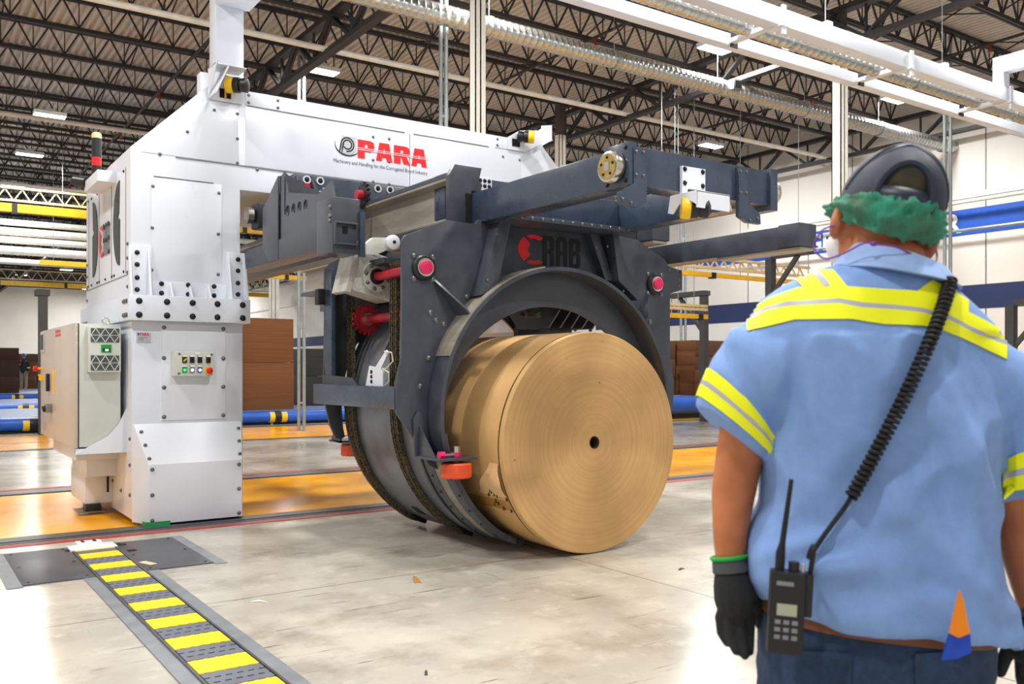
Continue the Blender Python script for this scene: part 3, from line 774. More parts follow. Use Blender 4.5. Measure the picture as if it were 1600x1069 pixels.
for u, mt, ring in ((.26, 'green_lens', 'green_label'), (.45, 'white_lens', 'frame_grey'), (.65, 'white_lens', 'blue_lens')):
    x, z = bp(u, .26)
    b_ = MB().box(x - 0.019, x + 0.019, 7.828, 7.841, z - 0.025, z + 0.02).build('push_button', ring, cb, bevel=0.003)
    MB().cyl((x, 7.829, z - 0.004), (x, 7.820, z - 0.004), 0.013, n=16).build('button_lens', mt, b_)
    MB().box(x - 0.017, x + 0.017, 7.828, 7.8405, z + 0.024, z + 0.036).build('legend_plate', 'white_print', b_)
x, z = bp(.61, .93); MB().box(x - 0.02, x + 0.02, 7.836, 7.8405, z - 0.008, z + 0.008).build('legend_plate', 'white_print', cb)
x, z = bp(.88, .22)
e_ = MB().cyl((x, 7.841, z), (x, 7.828, z), 0.036, n=24).build('stop_collar', 'yellow_plastic', cb)
MB().lathe([(0.012, -0.0), (0.014, -0.012), (0.027, -0.016), (0.027, -0.024), (0.012, -0.03)], (x, 7.828, z), 'Y').build('stop_button', 'red_button', e_)
# electrical cabinet
ec = thing('electrical_cabinet', 'grey steel electrical cabinet with vented cooling unit on the gantry tower', 'cabinet', (1.43, 9.0, 0.63))
X0, X1, Y0, Y1, Z0, Z1 = 1.245, 1.60, 8.15, 10.2, 0.655, 1.685
MB().box(X0 + 0.02, X1, Y0, Y1, Z0, Z1).build('cabinet_body', 'cabinet_grey', ec, bevel=0.006)
dr = MB().box(X0, X0 + 0.024, Y0 - 0.006, Y1 + 0.006, Z0 - 0.005, Z1 + 0.004).build('cabinet_door', 'cabinet_door', ec, bevel=0.004)
MB().box(X0 + 0.022, X0 + 0.032, Y0 - 0.003, Y1, Z0, Z1).build('door_seal', 'black_rubber', ec)
MB().box(X0 + 0.01, X0 + 0.1, Y0 - 0.004, Y0 + 0.06, Z0 - 0.05, Z0 - 0.002).build('cabinet_foot', 'black_plastic', ec)
ac = MB().box(1.335, 1.585, 8.06, 8.152, 1.28, 1.66).build('cooling_unit', 'cabinet_grey', ec, bevel=0.006)
for z0_, z1_ in ((1.53, 1.645), (1.295, 1.42)):
    gr = MB().box(1.352, 1.57, 8.056, 8.07, z0_, z1_).build('vent_grille', 'grille_dark', ac)
    wv = (1.57 - 1.352) / 3; m = MB(); zm = (z0_ + z1_) / 2
    for i in range(3):
        xa_, xb_ = 1.352 + wv * i, 1.352 + wv * (i + 1); xm = (xa_ + xb_) / 2
        for zz in (z0_, z1_):
            m.bar((xa_, 8.054, zm), (xm, 8.054, zz), 0.006); m.bar((xm, 8.054, zz), (xb_, 8.054, zm), 0.006)
    m.bar((1.352, 8.054, zm), (1.57, 8.054, zm), 0.005)
    m.build('grille_lattice', 'cabinet_grey', gr)
    m = MB()
    for i in range(9): zz = z0_ + (z1_ - z0_) * (i + .5) / 9; m.box(1.354, 1.568, 8.0545, 8.06, zz - 0.0016, zz + 0.0016)
    m.build('grille_slats', 'frame_grey', gr)
dl = MB().box(1.43, 1.51, 8.054, 8.064, 1.445, 1.51).build('unit_display', 'green_label', ac)
MB().box(1.442, 1.498, 8.051, 8.056, 1.452, 1.48).build('display_screen', 'black_plastic', dl)
me, w = text_mesh('display_digits', '25', 0.024, 'white_lens', bold=0.001); place('display_digits', me, dl, (1.458, 8.050, 1.457), (R(90), 0, 0), (0.03 / w, 1, 1))
m = MB(); cc = Vector((1.5, 8.25, 1.715)); m.tube([cc + Vector((0.028 * math.cos(t), 0, 0.028 * math.sin(t))) for t in [2 * math.pi * i / 16 for i in range(17)]], 0.007, 8); m.cyl((1.5, 8.25, 1.68), (1.5, 8.25, 1.695), 0.02, n=12); m.build('eye_bolt', 'bright_steel', ec)
def dpt(px, py): return PX(px, py, X0)
y, z = dpt(67, 535); hs = MB().box(X0 - 0.01, X0, y - 0.14, y + 0.12, z - 0.10, z + 0.10).build('touch_screen', 'plate_silver', dr, bevel=0.003); MB().box(X0 - 0.012, X0 - 0.008, y - 0.11, y + 0.09, z - 0.075, z + 0.075).build('screen_glass', 'grille_dark', hs)
me, w = text_mesh('door_lettering', 'PARA', 0.045, 'red_print', bold=0.001); y, z = dpt(87, 518)
place('door_lettering', me, dr, (X0 - 0.003, y, z - 0.02), (R(90), 0, R(-90)), (0.3 / w, 1, 1)); 
MB().box(X0 - 0.003, X0 + 0.002, y - 0.3, y, z - 0.05, z - 0.03).build('door_label', 'red_print', dr)
y, z = dpt(65, 576); b_ = MB().cyl((X0, y, z), (X0 - 0.05, y, z), 0.012, n=12).build('emergency_stop', 'yellow_plastic', dr); MB().cyl((X0 - 0.04, y, z), (X0 - 0.075, y, z), 0.03, 0.026, n=18).build('stop_button', 'red_button', b_)
y, z = dpt(66, 590); b_ = MB().box(X0 - 0.035, X0, y - 0.05, y + 0.05, z - 0.03, z + 0.03).build('main_switch', 'yellow_plastic', dr); MB().box(X0 - 0.06, X0 - 0.03, y - 0.012, y + 0.012, z - 0.045, z + 0.02).build('switch_lever', 'black_plastic', b_)
y, z = dpt(77, 597); MB().box(X0 - 0.03, X0, y - 0.03, y + 0.03, z - 0.09, z + 0.08).build('door_handle', 'black_plastic', dr, bevel=0.008)
y, z = dpt(84, 594); MB().box(X0 - 0.006, X0, y - 0.04, y + 0.04, z - 0.13, z + 0.10).build('warning_label', 'yellow_plastic', dr)
y, z = dpt(80, 638); b_ = MB().box(X0 - 0.05, X0, y - 0.06, y + 0.06, z - 0.04, z + 0.04).build('power_socket', 'frame_grey', dr, bevel=0.006); MB().cyl((X0 - 0.04, y, z), (X0 - 0.075, y, z - 0.01), 0.03, n=14).build('socket_cap', 'black_plastic', b_)
# =================================================================== carriage frame on rails
cf = thing('carriage_frame', 'dark slate travelling carriage with rails, long arms and end wheels', 'carriage', (GC, 6.0, 2.2))
def arm_box(name, x0, x1, y0, y1, z0, z1, mat='slate_blue_paint', par=None): return MB().box(x0, x1, y0, y1, z0, z1).build(name, mat, par or cf, bevel=0.006)
def c_rail(xc_, y0, y1, flip, z0=2.195):
    w, z1, t = 0.09, z0 + 0.165, 0.014
    p = [(-w, z0), (w, z0), (w, z0 + 0.035), (w - t, z0 + 0.035), (w - t, z0 + t), (-w + t, z0 + t), (-w + t, z1 - t), (w - t, z1 - t), (w - t, z1 - 0.035), (w, z1 - 0.035), (w, z1), (-w, z1)]
    MB().prism([(xc_ + flip * a, b) for a, b in p], 'Y', y0, y1).build('channel_rail', 'slate_paint', cf, bevel=0.003)
c_rail(2.68, 5.95, 13.0, 1); c_rail(5.50, 4.32, 13.0, 1); c_rail(5.20, 5.56, 7.4, 1, 2.36)
for xx, yy, zz in ((5.50, 4.15, 2.20), (5.20, 5.36, 2.365)):
    MB().prism([(xx - 0.094, zz), (xx + 0.10, zz), (xx + 0.10, zz + 0.17), (xx - 0.094, zz + 0.17)], 'Y', yy, yy + 0.19).build('rail_end', 'slate_paint', cf, bevel=0.004)
    MB().box(xx - 0.08, xx + 0.08, yy + 0.01, yy + 0.8, zz - 0.025, zz - 0.004).build('underside_strip', 'mill_steel', cf)  # lighter strip along the underside of the rail end
def ibeam(xc_, y0, y1):
    z0, z1, h, t = 2.37, 2.69, 0.085, 0.022
    p = [(-h, z0), (h, z0), (h, z0 + t), (0.008, z0 + t + 0.012), (0.008, z1 - t - 0.012), (h, z1 - t), (h, z1), (-h, z1), (-h, z1 - t), (-0.008, z1 - t - 0.012), (-0.008, z0 + t + 0.012), (-h, z0 + t)]
    b_ = MB().prism([(xc_ + a, b) for a, b in p], 'Y', y0, y1).build('rail_beam', 'mill_steel', cf, bevel=0.003)
    MB().box(xc_ - h - 0.004, xc_ + h + 0.004, y0, y1, z1, z1 + 0.03).build('beam_cap', 'slate_paint', b_)
    MB().box(xc_ - h - 0.004, xc_ + h + 0.004, y0, y1, z0 - 0.045, z0).build('beam_foot', 'slate_paint', b_)
ibeam(3.38, 5.58, 12.0); ibeam(mir(3.38), 5.58, 12.0)
# telescopic arms
arm_box('arm', 3.47, 3.62, 3.96, 5.75, 2.36, 2.585); arm_box('arm', 4.56, 4.71, 3.96, 5.9, 2.36, 2.585)
arm_box('cross_beam', 3.62, 4.56, 5.16, 5.34, 2.375, 2.585); arm_box('cross_beam', 3.36, 4.82, 5.72, 5.88, 2.42, 2.755)
MB().box(3.52, 4.68, 5.08, 5.46, 2.345, 2.378).build('bolted_flange', 'slate_paint', cf, bevel=0.003)
for k in range(12):
    x = 3.6 + 0.09 * k; bolt(cf, (x, 5.08, 2.362), 0.011, 'Y', 's')
em = arm_box('end_member', 3.50, 4.66, 3.82, 3.975, 2.36, 2.585)
L_ = [(989, 231), (1010, 233), (1009, 316), (994, 324), (968, 318), (967, 300), (989, 287)]
MB().prism([PY(a, b, 3.80) for a, b in L_], 'Y', 3.79, 3.82).build('end_plate', 'slate_blue_paint', cf, bevel=0.003)
Rr = [(1153, 260), (1169, 263), (1170, 317), (1186, 336), (1187, 351), (1166, 348), (1153, 338)]
MB().prism([PY(a, b, 3.80) for a, b in Rr], 'Y', 3.79, 3.82).build('end_plate', 'slate_blue_paint', cf, bevel=0.003)
for a, b in ((994, 237), (1005, 238), (994, 273), (1005, 275), (973, 311), (986, 317), (1157, 268), (1166, 269), (1157, 301), (1166, 302), (1172, 345), (1184, 342)):
    x, z = PY(a, b, 3.79); bolt(cf, (x, 3.79, z), 0.009)
MB().box(3.44, 3.50, 3.80, 4.02, 2.35, 2.60).build('wheel_block', 'slate_blue_paint', cf, bevel=0.005)
MB().box(4.66, 4.73, 3.80, 4.02, 2.33, 2.60).build('wheel_block', 'slate_blue_paint', cf, bevel=0.005)
for y, z in ((3.83, 2.57), (3.99, 2.57), (3.83, 2.38), (3.99, 2.38)): bolt(cf, (3.44, y, z), 0.011, 'X', 'k')
def end_wheel(x0, s):
    o = MB().lathe([(0.06, 0), (0.088, 0.004), (0.092, 0.012), (0.092, 0.05), (0.085, 0.062), (0.07, 0.066)] if s > 0 else [(0.06, 0), (0.088, -0.004), (0.092, -0.012), (0.092, -0.05), (0.085, -0.06)], (x0, 3.91, 2.465), 'X', 36).build('end_wheel', 'bright_steel', cf)
    MB().lathe([(0.074, -0.003 * s), (0.074, 0.004 * s)], (x0, 3.91, 2.465), 'X', 32).build('wheel_face', 'gold_steel', o)
    MB().box(min(x0 - 0.006 * s, x0), max(x0 - 0.006 * s, x0), 3.89, 3.93, 2.44, 2.49).build('wheel_socket', 'bright_steel', o)
    for k in range(5):
        t = R(20 + 72 * k); bolt(o, (x0 - 0.003, 3.91 + 0.052 * math.cos(t), 2.465 + 0.052 * math.sin(t)), 0.007, 'X', 'k')
end_wheel(3.37, 1); end_wheel(4.80, -1)
# white scanner bracket under the end member
q = [PY(a, b, 3.80) for a, b in ((1065, 259), (1101, 265), (1101, 300), (1098, 298), (1092, 297), (1074, 295), (1073, 303), (1065, 303))]
hb = MB().prism(q, 'Y', 3.795, 3.815).build('scanner_bracket', 'white_sheet', cf)
for a, b in ((1070, 264), (1098, 269), (1070, 286), (1098, 291)): x, z = PY(a, b, 3.795); bolt(hb, (x, 3.795, z), 0.012, 'Y', 'k')
a0 = PY(1087, 298, 3.62); a1 = PY(1138, 304, 3.62)
m = MB(); m.box(a0[0], a1[0], 3.61, 3.617, a0[1] - 0.095, a0[1]); m.box(a0[0], a1[0], 3.61, 3.82, a0[1] - 0.004, a0[1] + 0.003)
m.prism([(3.82, a0[1]), (3.61, a0[1]), (3.61, a0[1] - 0.08), (3.66, a0[1] - 0.05), (3.75, a0[1] - 0.06), (3.80, a0[1] - 0.11), (3.84, a0[1] - 0.10)], 'X', a0[0] - 0.004, a0[0] + 0.003)
m.build('scanner_hood', 'white_sheet', hb)
sc = Vector((a0[0] + 0.06, 3.70, a0[1] - 0.085))
scanner(cf, sc - Vector((0.02, 0, 0)), 1.0, 1)
p0 = PY(1140, 305, 3.7); MB().tube([(p0[0], 3.72, p0[1]), (p0[0] + 0.02, 3.72, p0[1] - 0.05), (p0[0] + 0.07, 3.75, p0[1] - 0.075), (p0[0] + 0.12, 3.82, p0[1] - 0.05)], 0.006).build('scanner_cable', 'cord_cream', cf)
# front end frame with white six-hole plate
ef = MB().prism([(3.285, 2.33), (3.49, 2.33), (3.49, 2.40), (3.47, 2.6), (3.52, 2.62), (3.56, 2.78), (3.33, 2.78), (3.285, 2.70)], 'Y', 5.53, 5.585).build('end_frame', 'slate_paint', cf, bevel=0.004)
MB().box(3.42, 3.495, 5.525, 5.58, 2.36, 2.58).build('arm_socket', 'void_black', cf)
x, z = PY(757, 289, 5.71); wp = MB().box(x - 0.065, x + 0.065, 5.705, 5.722, z - 0.075, z + 0.06).build('six_hole_plate', 'white_sheet', cf, bevel=0.004)
for i in range(3):
    for j in range(2): bolt(wp, (x - 0.04 + 0.04 * i, 5.705, z - 0.0 + 0.04 * j - 0.01), 0.012, 'Y', 'k')
# zigzag ribs and cable chain along the top of the rail beam
m = MB(); m.box(3.47, 3.60, 5.6, 7.45, 2.62, 2.70); m.build('chain_tray', 'slate_paint', cf)
for k in range(6):
    y = 5.68 + 0.30 * k
    MB().prism([(y, 2.70), (y + 0.26, 2.70), (y + 0.26, 2.735), (y + 0.12, 2.80 - 0.006 * k), (y, 2.80 - 0.006 * k)], 'X', 3.50, 3.53).build('tray_rib', 'slate_paint', cf, bevel=0.003)
m = MB()
for k in range(34): m.box(3.40, 3.46, 5.62 + 0.052 * k, 5.655 + 0.052 * k, 2.722, 2.75)
tag(m.build('carriage_chain', 'chain_steel', cf), kind='stuff')
# four-hole side bracket, sprocket plate
def holed(pts, holes, X, t, name, mat):
    m = MB()
    m.flat([pts] + holes, lambda a, b: (X, a, b)).flat([pts] + holes, lambda a, b: (X + t, a, b))
    for lp in [pts] + holes:
        for i in range(len(lp)):
            a, b = lp[i], lp[(i + 1) % len(lp)]
            m.F([m.V((X, *a)), m.V((X, *b)), m.V((X + t, *b)), m.V((X + t, *a))])
    bmesh.ops.remove_doubles(m.bm, verts=m.bm.verts, dist=0.0005)
    return m.build(name, mat, cf)
def circ(y, z, r, n=14): return [(y + r * math.cos(2 * math.pi * i / n), z + r * math.sin(2 * math.pi * i / n)) for i in range(n)]
holed([(6.28, 2.30), (7.05, 2.20), (7.08, 2.30), (7.08, 2.86), (6.98, 2.90), (6.92, 2.72), (6.28, 2.60)], [circ(6.90 - 0.125 * k, 2.57 - 0.004 * k, 0.045) for k in range(4)], 2.60, 0.016, 'holed_bracket', 'slate_paint')
MB().prism([(7.08, 2.20), (7.08, 2.88), (7.45, 2.66), (7.45, 2.32), (7.30, 2.20)], 'X', 2.585, 2.60).build('side_bracket', 'slate_paint', cf, bevel=0.003)
MB().prism([(2.60, 2.25), (2.78, 2.25), (2.78, 2.86), (2.60, 2.88)], 'Y', 7.06, 7.08).build('bracket_web', 'slate_paint', cf)
MB().prism([(2.60, 2.55), (3.3, 2.55), (3.3, 2.66), (2.75, 2.80), (2.60, 2.88)], 'Y', 6.95, 6.97).build('bracket_web', 'slate_paint', cf)
MB().box(2.585, 2.80, 5.98, 6.28, 2.14, 2.54).build('sprocket_housing', 'slate_paint', cf, bevel=0.01)
MB().box(2.79, 2.83, 5.96, 6.0, 2.12, 2.45).build('housing_edge', 'slate_blue_paint', cf)
MB().box(2.66, 2.70, 5.975, 5.985, 2.28, 2.33).build('square_hole', 'void_black', cf)
MB().prism([(6.0, 2.54), (6.28, 2.54), (6.28, 2.60), (6.05, 2.66)], 'X', 2.60, 2.62).build('housing_gusset', 'slate_paint', cf)
m = MB(); 
for k in range(14):
    t = R(360 / 14 * k); m.obox((2.86, 6.05 + 0.085 * math.cos(t), 2.585 + 0.085 * math.sin(t)), Matrix.Rotation(t, 3, 'X'), 0.012, 0.014, 0.009)
m.lathe([(0.078, -0.012), (0.078, 0.012)], (2.86, 6.05, 2.585), 'X'); sp = m.build('drive_sprocket', 'dark_steel', cf)
MB().cyl((2.80, 6.05, 2.585), (2.862, 6.05, 2.585), 0.036, n=18).build('sprocket_hub', 'red_shaft', sp)
for a, b in ((516, 324), (516, 338), (516, 345)): y, z = PX(a, b, 2.585); bolt(cf, (2.585, y, z), 0.016, 'X')
# trolley cross member below the gantry beam, ringed bolts, gear motor
arm_box('trolley_beam', 2.86, mir(2.86), 7.45, 7.62, 2.62, 3.0, 'slate_blue_paint')
ringm = MB().pipe((0, 0, 0), (0, -0.012, 0), 0.036, 0.024).mesh('ring_washer', 'white_sheet')
for a, b in ((479, 281), (500, 283), (479, 302), (500, 305), (590, 295), (609, 297), (590, 315), (609, 318)):
    x, z = PY(a, b, 7.45); r_ = place('ring_washer', ringm, cf, (x, 7.45, z)); bolt(r_, (x, 7.45, z), 0.016, 'Y', 'k')
x, z = PY(479, 292, 7.44); MB().cyl((x, 7.45, z), (x, 7.42, z), 0.03, n=14).build('red_bolt_cap', 'red_shaft', cf)
x, z = PY(513, 303, 7.44); MB().box(x - 0.05, x + 0.05, 7.435, 7.45, z - 0.07, z + 0.05).build('slotted_plate', 'white_sheet', cf)
for a in (466, 490): x, z = PY(a, 290, 7.4); MB().prism([(7.45, 2.66), (7.22, 2.66), (7.45, 3.0)], 'X', x - 0.008, x + 0.008).build('beam_gusset', 'slate_paint', cf)
gmx = PX(405, 330, 2.74)
mo = MB().box(2.62, 2.86, 7.66, 7.86, 2.54, 2.76).build('gear_motor', 'dark_steel', cf, bevel=0.02)
MB().cyl((2.60, 7.76, 2.65), (2.55, 7.76, 2.65), 0.07, n=18).build('motor_fan_cover', 'worn_steel', mo)
MB().cyl((2.74, 7.62, 2.66), (2.74, 7.45, 2.66), 0.07, n=18).build('motor_flange', 'blue_cloth', mo)
# =================================================================== roll grabber
rg = thing('roll_grabber', 'dark slate reel grabber with round arch, drum claw and chains over the paper roll', 'reel grabber', (GC, 6.0, 0.03))
CX, CZ = 4.09, 0.994
left = [(2.838, 2.175), (2.86, 2.21), (3.18, 2.345), (3.38, 2.341), (3.42, 2.341), (3.45, 2.375)]
leftd = [(3.05, 0.64), (2.913, 0.847), (2.796, 1.011), (2.79, 1.205), (2.835, 1.378)]
def arcp(r, a0, a1, n): return [(CX + r * math.cos(R(a0 + (a1 - a0) * i / n)), CZ + r * math.sin(R(a0 + (a1 - a0) * i / n))) for i in range(n + 1)]
right = [(mir(3.45), 2.375), (4.985, 2.355), (5.293, 2.21), (5.323, 2.164), (5.487, 2.137), (5.487, 1.975), (5.345, 1.936), (mir(2.835), 1.378), (mir(2.79), 1.205), (mir(2.796), 1.011), (mir(2.913), 0.847), (mir(3.05), 0.64)]
pl = left + right + [(CX + 0.956 * math.cos(R(-14 + 208 * i / 60)), 0.819 + 0.956 * math.sin(R(-14 + 208 * i / 60))) for i in range(61)] + leftd
MB().prism(pl, 'Y', 5.40, 5.43).build('front_plate', 'slate_paint', rg, bevel=0.003)
rl = [(2.88, 2.12), (2.93, 2.17), (3.18, 2.30), (mir(3.18), 2.30), (mir(2.93), 2.17), (mir(2.88), 2.12), (mir(2.86), 1.378), (mir(2.83), 1.1), (mir(2.92), 0.85), (mir(2.97), 0.74), (mir(3.03), 0.74)]
rp = rl + arcp(1.07, -13, 30, 10) + arcp(0.93, 30, 150, 30) + arcp(1.07, 150, 193, 10) + [(3.03, 0.74), (2.97, 0.74), (2.92, 0.85), (2.86, 1.1), (2.87, 1.378)]
MB().prism(rp, 'Y', 6.80, 6.83).build('rear_plate', 'slate_paint', rg, bevel=0.003)
MB().box(2.87, 2.905, 6.66, 6.82, 1.12, 2.10).build('rear_upright', 'slate_blue_paint', rg, bevel=0.004)
MB().arc(CX, CZ, 1.036, 1.064, -14, 194, 5.21, 5.405, 90).build('arch_ring', 'slate_paint', rg, bevel=0.002)
MB().arc(CX, CZ, 1.062, 1.075, 100, 158, 5.215, 5.40, 40).build('lit_arch_band', 'mill_steel', rg)  # paler strip paints the light falling on the top of the ring
# welded straps
def strap(pts, y0, y1):
    return MB().prism([PY(a, b, 5.34) for a, b in pts], 'Y', y0, y1).build('weld_strap', 'slate_paint', rg, bevel=0.004)
strap([(773, 346), (790, 343), (790, 350), (768, 455), (741, 463)], 5.27, 5.40)
strap([(945, 362), (953, 361), (962, 405), (990, 470), (984, 470), (955, 440)], 5.25, 5.40)
strap([(921, 366), (934, 365), (958, 440), (945, 438)], 5.33, 5.40)
for a, b in ((777, 366), (762, 438), (932, 387), (949, 385), (974, 455)): x, z = PY(a, b, 5.265); bolt(rg, (x, 5.265, z), 0.008)
# triangular gussets between plate and ring
def tri(p, q, t): 
    x0_, z0_ = p; x1_, z1_ = q; d = Vector((x1_ - x0_, 0, z1_ - z0_)).normalized(); nn = Vector((-d.z, 0, d.x)) * 0.007
    A_ = [Vector((x0_, 5.40, z0_)), Vector((x1_, 5.40, z1_)), Vector((x1_, 5.23, z1_)), Vector((x1_ - d.x * 0.05, 5.23, z1_ - d.z * 0.05)), Vector((x0_, 5.385, z0_))]
    m = MB(); m.loft([[v - nn for v in A_], [v + nn for v in A_]]); m.build('gusset', 'slate_paint', rg)
tri(PY(677, 437, 5.4), (CX + 1.07 * math.cos(R(140)), CZ + 1.07 * math.sin(R(140))), 0)
tri(PY(1012, 460, 5.4), (CX + 1.07 * math.cos(R(40)), CZ + 1.07 * math.sin(R(40))), 0)
# bearings with pink hubs
for xb, zb_ in ((2.997, 2.0), (5.165, 2.005)):
    b_ = MB().lathe([(0.088, 0.0), (0.088, -0.02), (0.078, -0.032)], (xb, 5.40, zb_), 'Y').build('bearing_housing', 'dark_steel', rg)
    MB().pipe((xb, 5.372, zb_), (xb, 5.358, zb_), 0.062, 0.046).build('bearing_ring', 'bright_steel', b_)
    MB().lathe([(0.048, 0.0), (0.048, -0.03), (0.04, -0.034)], (xb, 5.375, zb_), 'Y').build('hub', 'pink_hub', b_)
    for dx in (-0.075, 0.075):
        for dz in (-0.078, 0.078): bolt(b_, (xb + dx, 5.40, zb_ + dz), 0.017)
for a, b in ((672, 489), (681, 501), (693, 507), (669, 560), (656, 604), (729, 464), (1015, 503)): x, z = PY(a, b, 5.40); bolt(rg, (x, 5.40, z), 0.018)
for a, b in ((1046, 422), (1052, 420), (1058, 423), (1064, 424), (1061, 438), (1061, 447)): x, z = PY(a, b, 5.40); bolt(rg, (x, 5.40, z), 0.009)
x0, z0 = PY(813, 411, 5.397); x1, z1 = PY(902, 370, 5.397)
sc_ = (x1 - x0) / 1.86
crab_logo(rg, lambda a, b: (x0 + (a + 0.10) * sc_, 5.396, z0 - 0.005 + b * 0.225))
# side rail bar between the plates with lip and sensor
MB().box(2.785, 2.86, 5.42, 6.83, 1.03, 1.185).build('side_bar', 'slate_blue_paint', rg, bevel=0.006)
MB().box(2.86, 3.03, 5.43, 6.80, 1.165, 1.18).build('side_shelf', 'slate_paint', rg)
MB().prism([(6.15, 1.18), (6.8, 1.18), (6.8, 1.26), (6.25, 1.24)], 'X', 2.86, 2.88).build('shelf_lip', 'slate_paint', rg)
sx0 = PX(586, 600, 2.86)
sb = MB().prism([(sx0[0] + 0.14, 1.19), (sx0[0] - 0.10, 1.19), (sx0[0] - 0.10, 1.27), (sx0[0] + 0.0, 1.33), (sx0[0] - 0.13, 1.44), (sx0[0] - 0.17, 1.43), (sx0[0] - 0.12, 1.33), (sx0[0] + 0.10, 1.33)] if False else [(sx0[0] + 0.16, 1.185), (sx0[0] - 0.12, 1.185), (sx0[0] - 0.12, 1.28), (sx0[0] - 0.09, 1.31), (sx0[0] - 0.20, 1.42), (sx0[0] - 0.17, 1.44), (sx0[0] - 0.0, 1.32), (sx0[0] + 0.10, 1.33)], 'X', 2.862, 2.874).build('sensor_bracket', 'white_sheet', rg)
for dz in (0.03, 0.065, 0.10): MB().cyl((2.862, sx0[0] + 0.06, 1.185 + dz), (2.856, sx0[0] + 0.06, 1.185 + dz), 0.013, n=12).build('bracket_hole', 'void_black', sb)
m = MB(); m.tube([(2.85, sx0[0] - 0.17, 1.43), (2.84, sx0[0] - 0.30, 1.42), (2.84, sx0[0] - 0.32, 1.36), (2.84, sx0[0] - 0.22, 1.31), (2.84, sx0[0] - 0.16, 1.31), (2.84, sx0[0] - 0.26, 1.28), (2.84, sx0[0] - 0.26, 1.22), (2.85, sx0[0] - 0.18, 1.19)], 0.005, 6); m.build('sensor_cable', 'cord_cream', sb)
# drum claw
SZ, SO, SI = 1.012, 1.052, 1.018
MB().arc(CX, SZ, SI, SO, 140, 246, 5.56, 6.76, 64).build('drum_shell', 'drum_steel', rg)
for y in (5.58, 6.73): MB().arc(CX, SZ, SO - 0.005, SO + 0.014, 140, 244, y, y + 0.03, 60).build('drum_rib', 'slate_paint', rg)
MB().arc(CX, SZ, SI, SO + 0.006, 186, 243, 5.45, 5.565, 50).build('claw_band', 'slate_paint', rg)
MB().arc(CX, SZ, SI, SO + 0.002, 188, 240, 5.33, 5.45, 50).build('claw_wear_band', 'mill_steel', rg)
MB().arc(CX, SZ, SI, SO + 0.006, 188, 240, 5.22, 5.33, 50).build('claw_band', 'slate_paint', rg)
for y in (5.26, 5.51):
    for k in range(6):
        t = R(198 + 7.5 * k); MB().ball((CX + (SO + 0.006) * math.cos(t), y, SZ + (SO + 0.006) * math.sin(t)), 0.011, 8, 5).build('rivet', 'dark_steel', rg)
m = MB(); ang = [240, 242, 244, 247]
ro = [1.058, 1.056, 1.052, 1.042]; ri = [1.018, 1.016, 1.014, 1.012]
m.loft([[(CX + r_ * math.cos(R(a)), y, SZ + r_ * math.sin(R(a))) for r_, y in ((i_, 5.20), (o_, 5.20), (o_, 5.47), (i_, 5.47))] for a, o_, i_ in zip(ang, ro, ri)]); m.build('claw_tip', 'slate_paint', rg, bevel=0.003)
t = R(246); MB().cyl((CX + 1.026 * math.cos(t), 5.215, SZ + 1.026 * math.sin(t)), (CX + 1.026 * math.cos(t), 5.185, SZ + 1.026 * math.sin(t)), 0.03, n=18).build('tip_roller', 'dark_steel', rg)
t = R(243.5); MB().obox((CX + 1.06 * math.cos(t), 6.6, SZ + 1.06 * math.sin(t)), Matrix.Rotation(-t, 3, 'Y'), 0.022, 0.05, 0.06).build('chain_anchor', 'black_rubber', rg)
t = R(242.5); MB().obox((CX + 1.06 * math.cos(t), 5.85, SZ + 1.06 * math.sin(t)), Matrix.Rotation(-t, 3, 'Y'), 0.02, 0.05, 0.06).build('chain_anchor', 'black_rubber', rg)
def patch(a, y, da, dy): MB().arc(CX, SZ, SO - 0.002, SO + 0.006, a - da, a + da, y - dy, y + dy, 4).build('drum_pad', 'black_rubber', rg)
patch(232, 6.28, 2.6, 0.05); patch(155, 6.2, 4, 0.04)
# chains
def chain(Y):
    RC = SO + 0.028; pts = []
    st = 0.034
    a = 241.0
    while a > 180: pts.append((CX + RC * math.cos(R(a)), SZ + RC * math.sin(R(a)), R(a) - math.pi / 2)); a -= math.degrees(st / RC)
    z = SZ
    while z < 2.10: pts.append((CX - RC, z, math.pi / 2)); z += st
    m = MB()
    for i, (x, z, t) in enumerate(pts):
        M = Matrix.Rotation(-t, 3, 'Y')
        for dy in (-0.032, 0.032):
            w = 0.018 if i % 2 else 0.013
            for s in (-1, 1): m.obox((x, Y + dy + s * w, z), M, 0.023, 0.0035, 0.014)
            m.obox((x, Y + dy, z), M, 0.009, 0.012, 0.009)
    return tag(m.build('drive_chain', 'chain_steel', rg), kind='stuff')
chain(5.85); chain(6.60)
def sprocket(x, y, z, r, mat):
    m = MB(); n = 18
    for k in range(n):
        t = R(360 / n * k); m.obox((x + r * math.cos(t), y, z + r * math.sin(t)), Matrix.Rotation(-t, 3, 'Y'), 0.014, 0.009, 0.009)
    m.lathe([(r - 0.008, -0.01), (r - 0.008, 0.01)], (x, y, z), 'Y'); return m.build('sprocket', mat, rg)
MB().cyl((2.997, 5.42, 2.0), (2.997, 6.80, 2.0), 0.034, n=20).build('drive_shaft', 'red_shaft', rg)
MB().cyl((3.10, 5.42, 1.70), (3.10, 6.80, 1.70), 0.034, n=20).build('idler_shaft', 'red_shaft', rg)
sprocket(3.10, 6.5, 1.70, 0.11, 'red_shaft'); MB().pipe((3.10, 6.47, 1.70), (3.10, 6.49, 1.70), 0.05, 0.034).build('shaft_collar', 'bright_steel', rg)
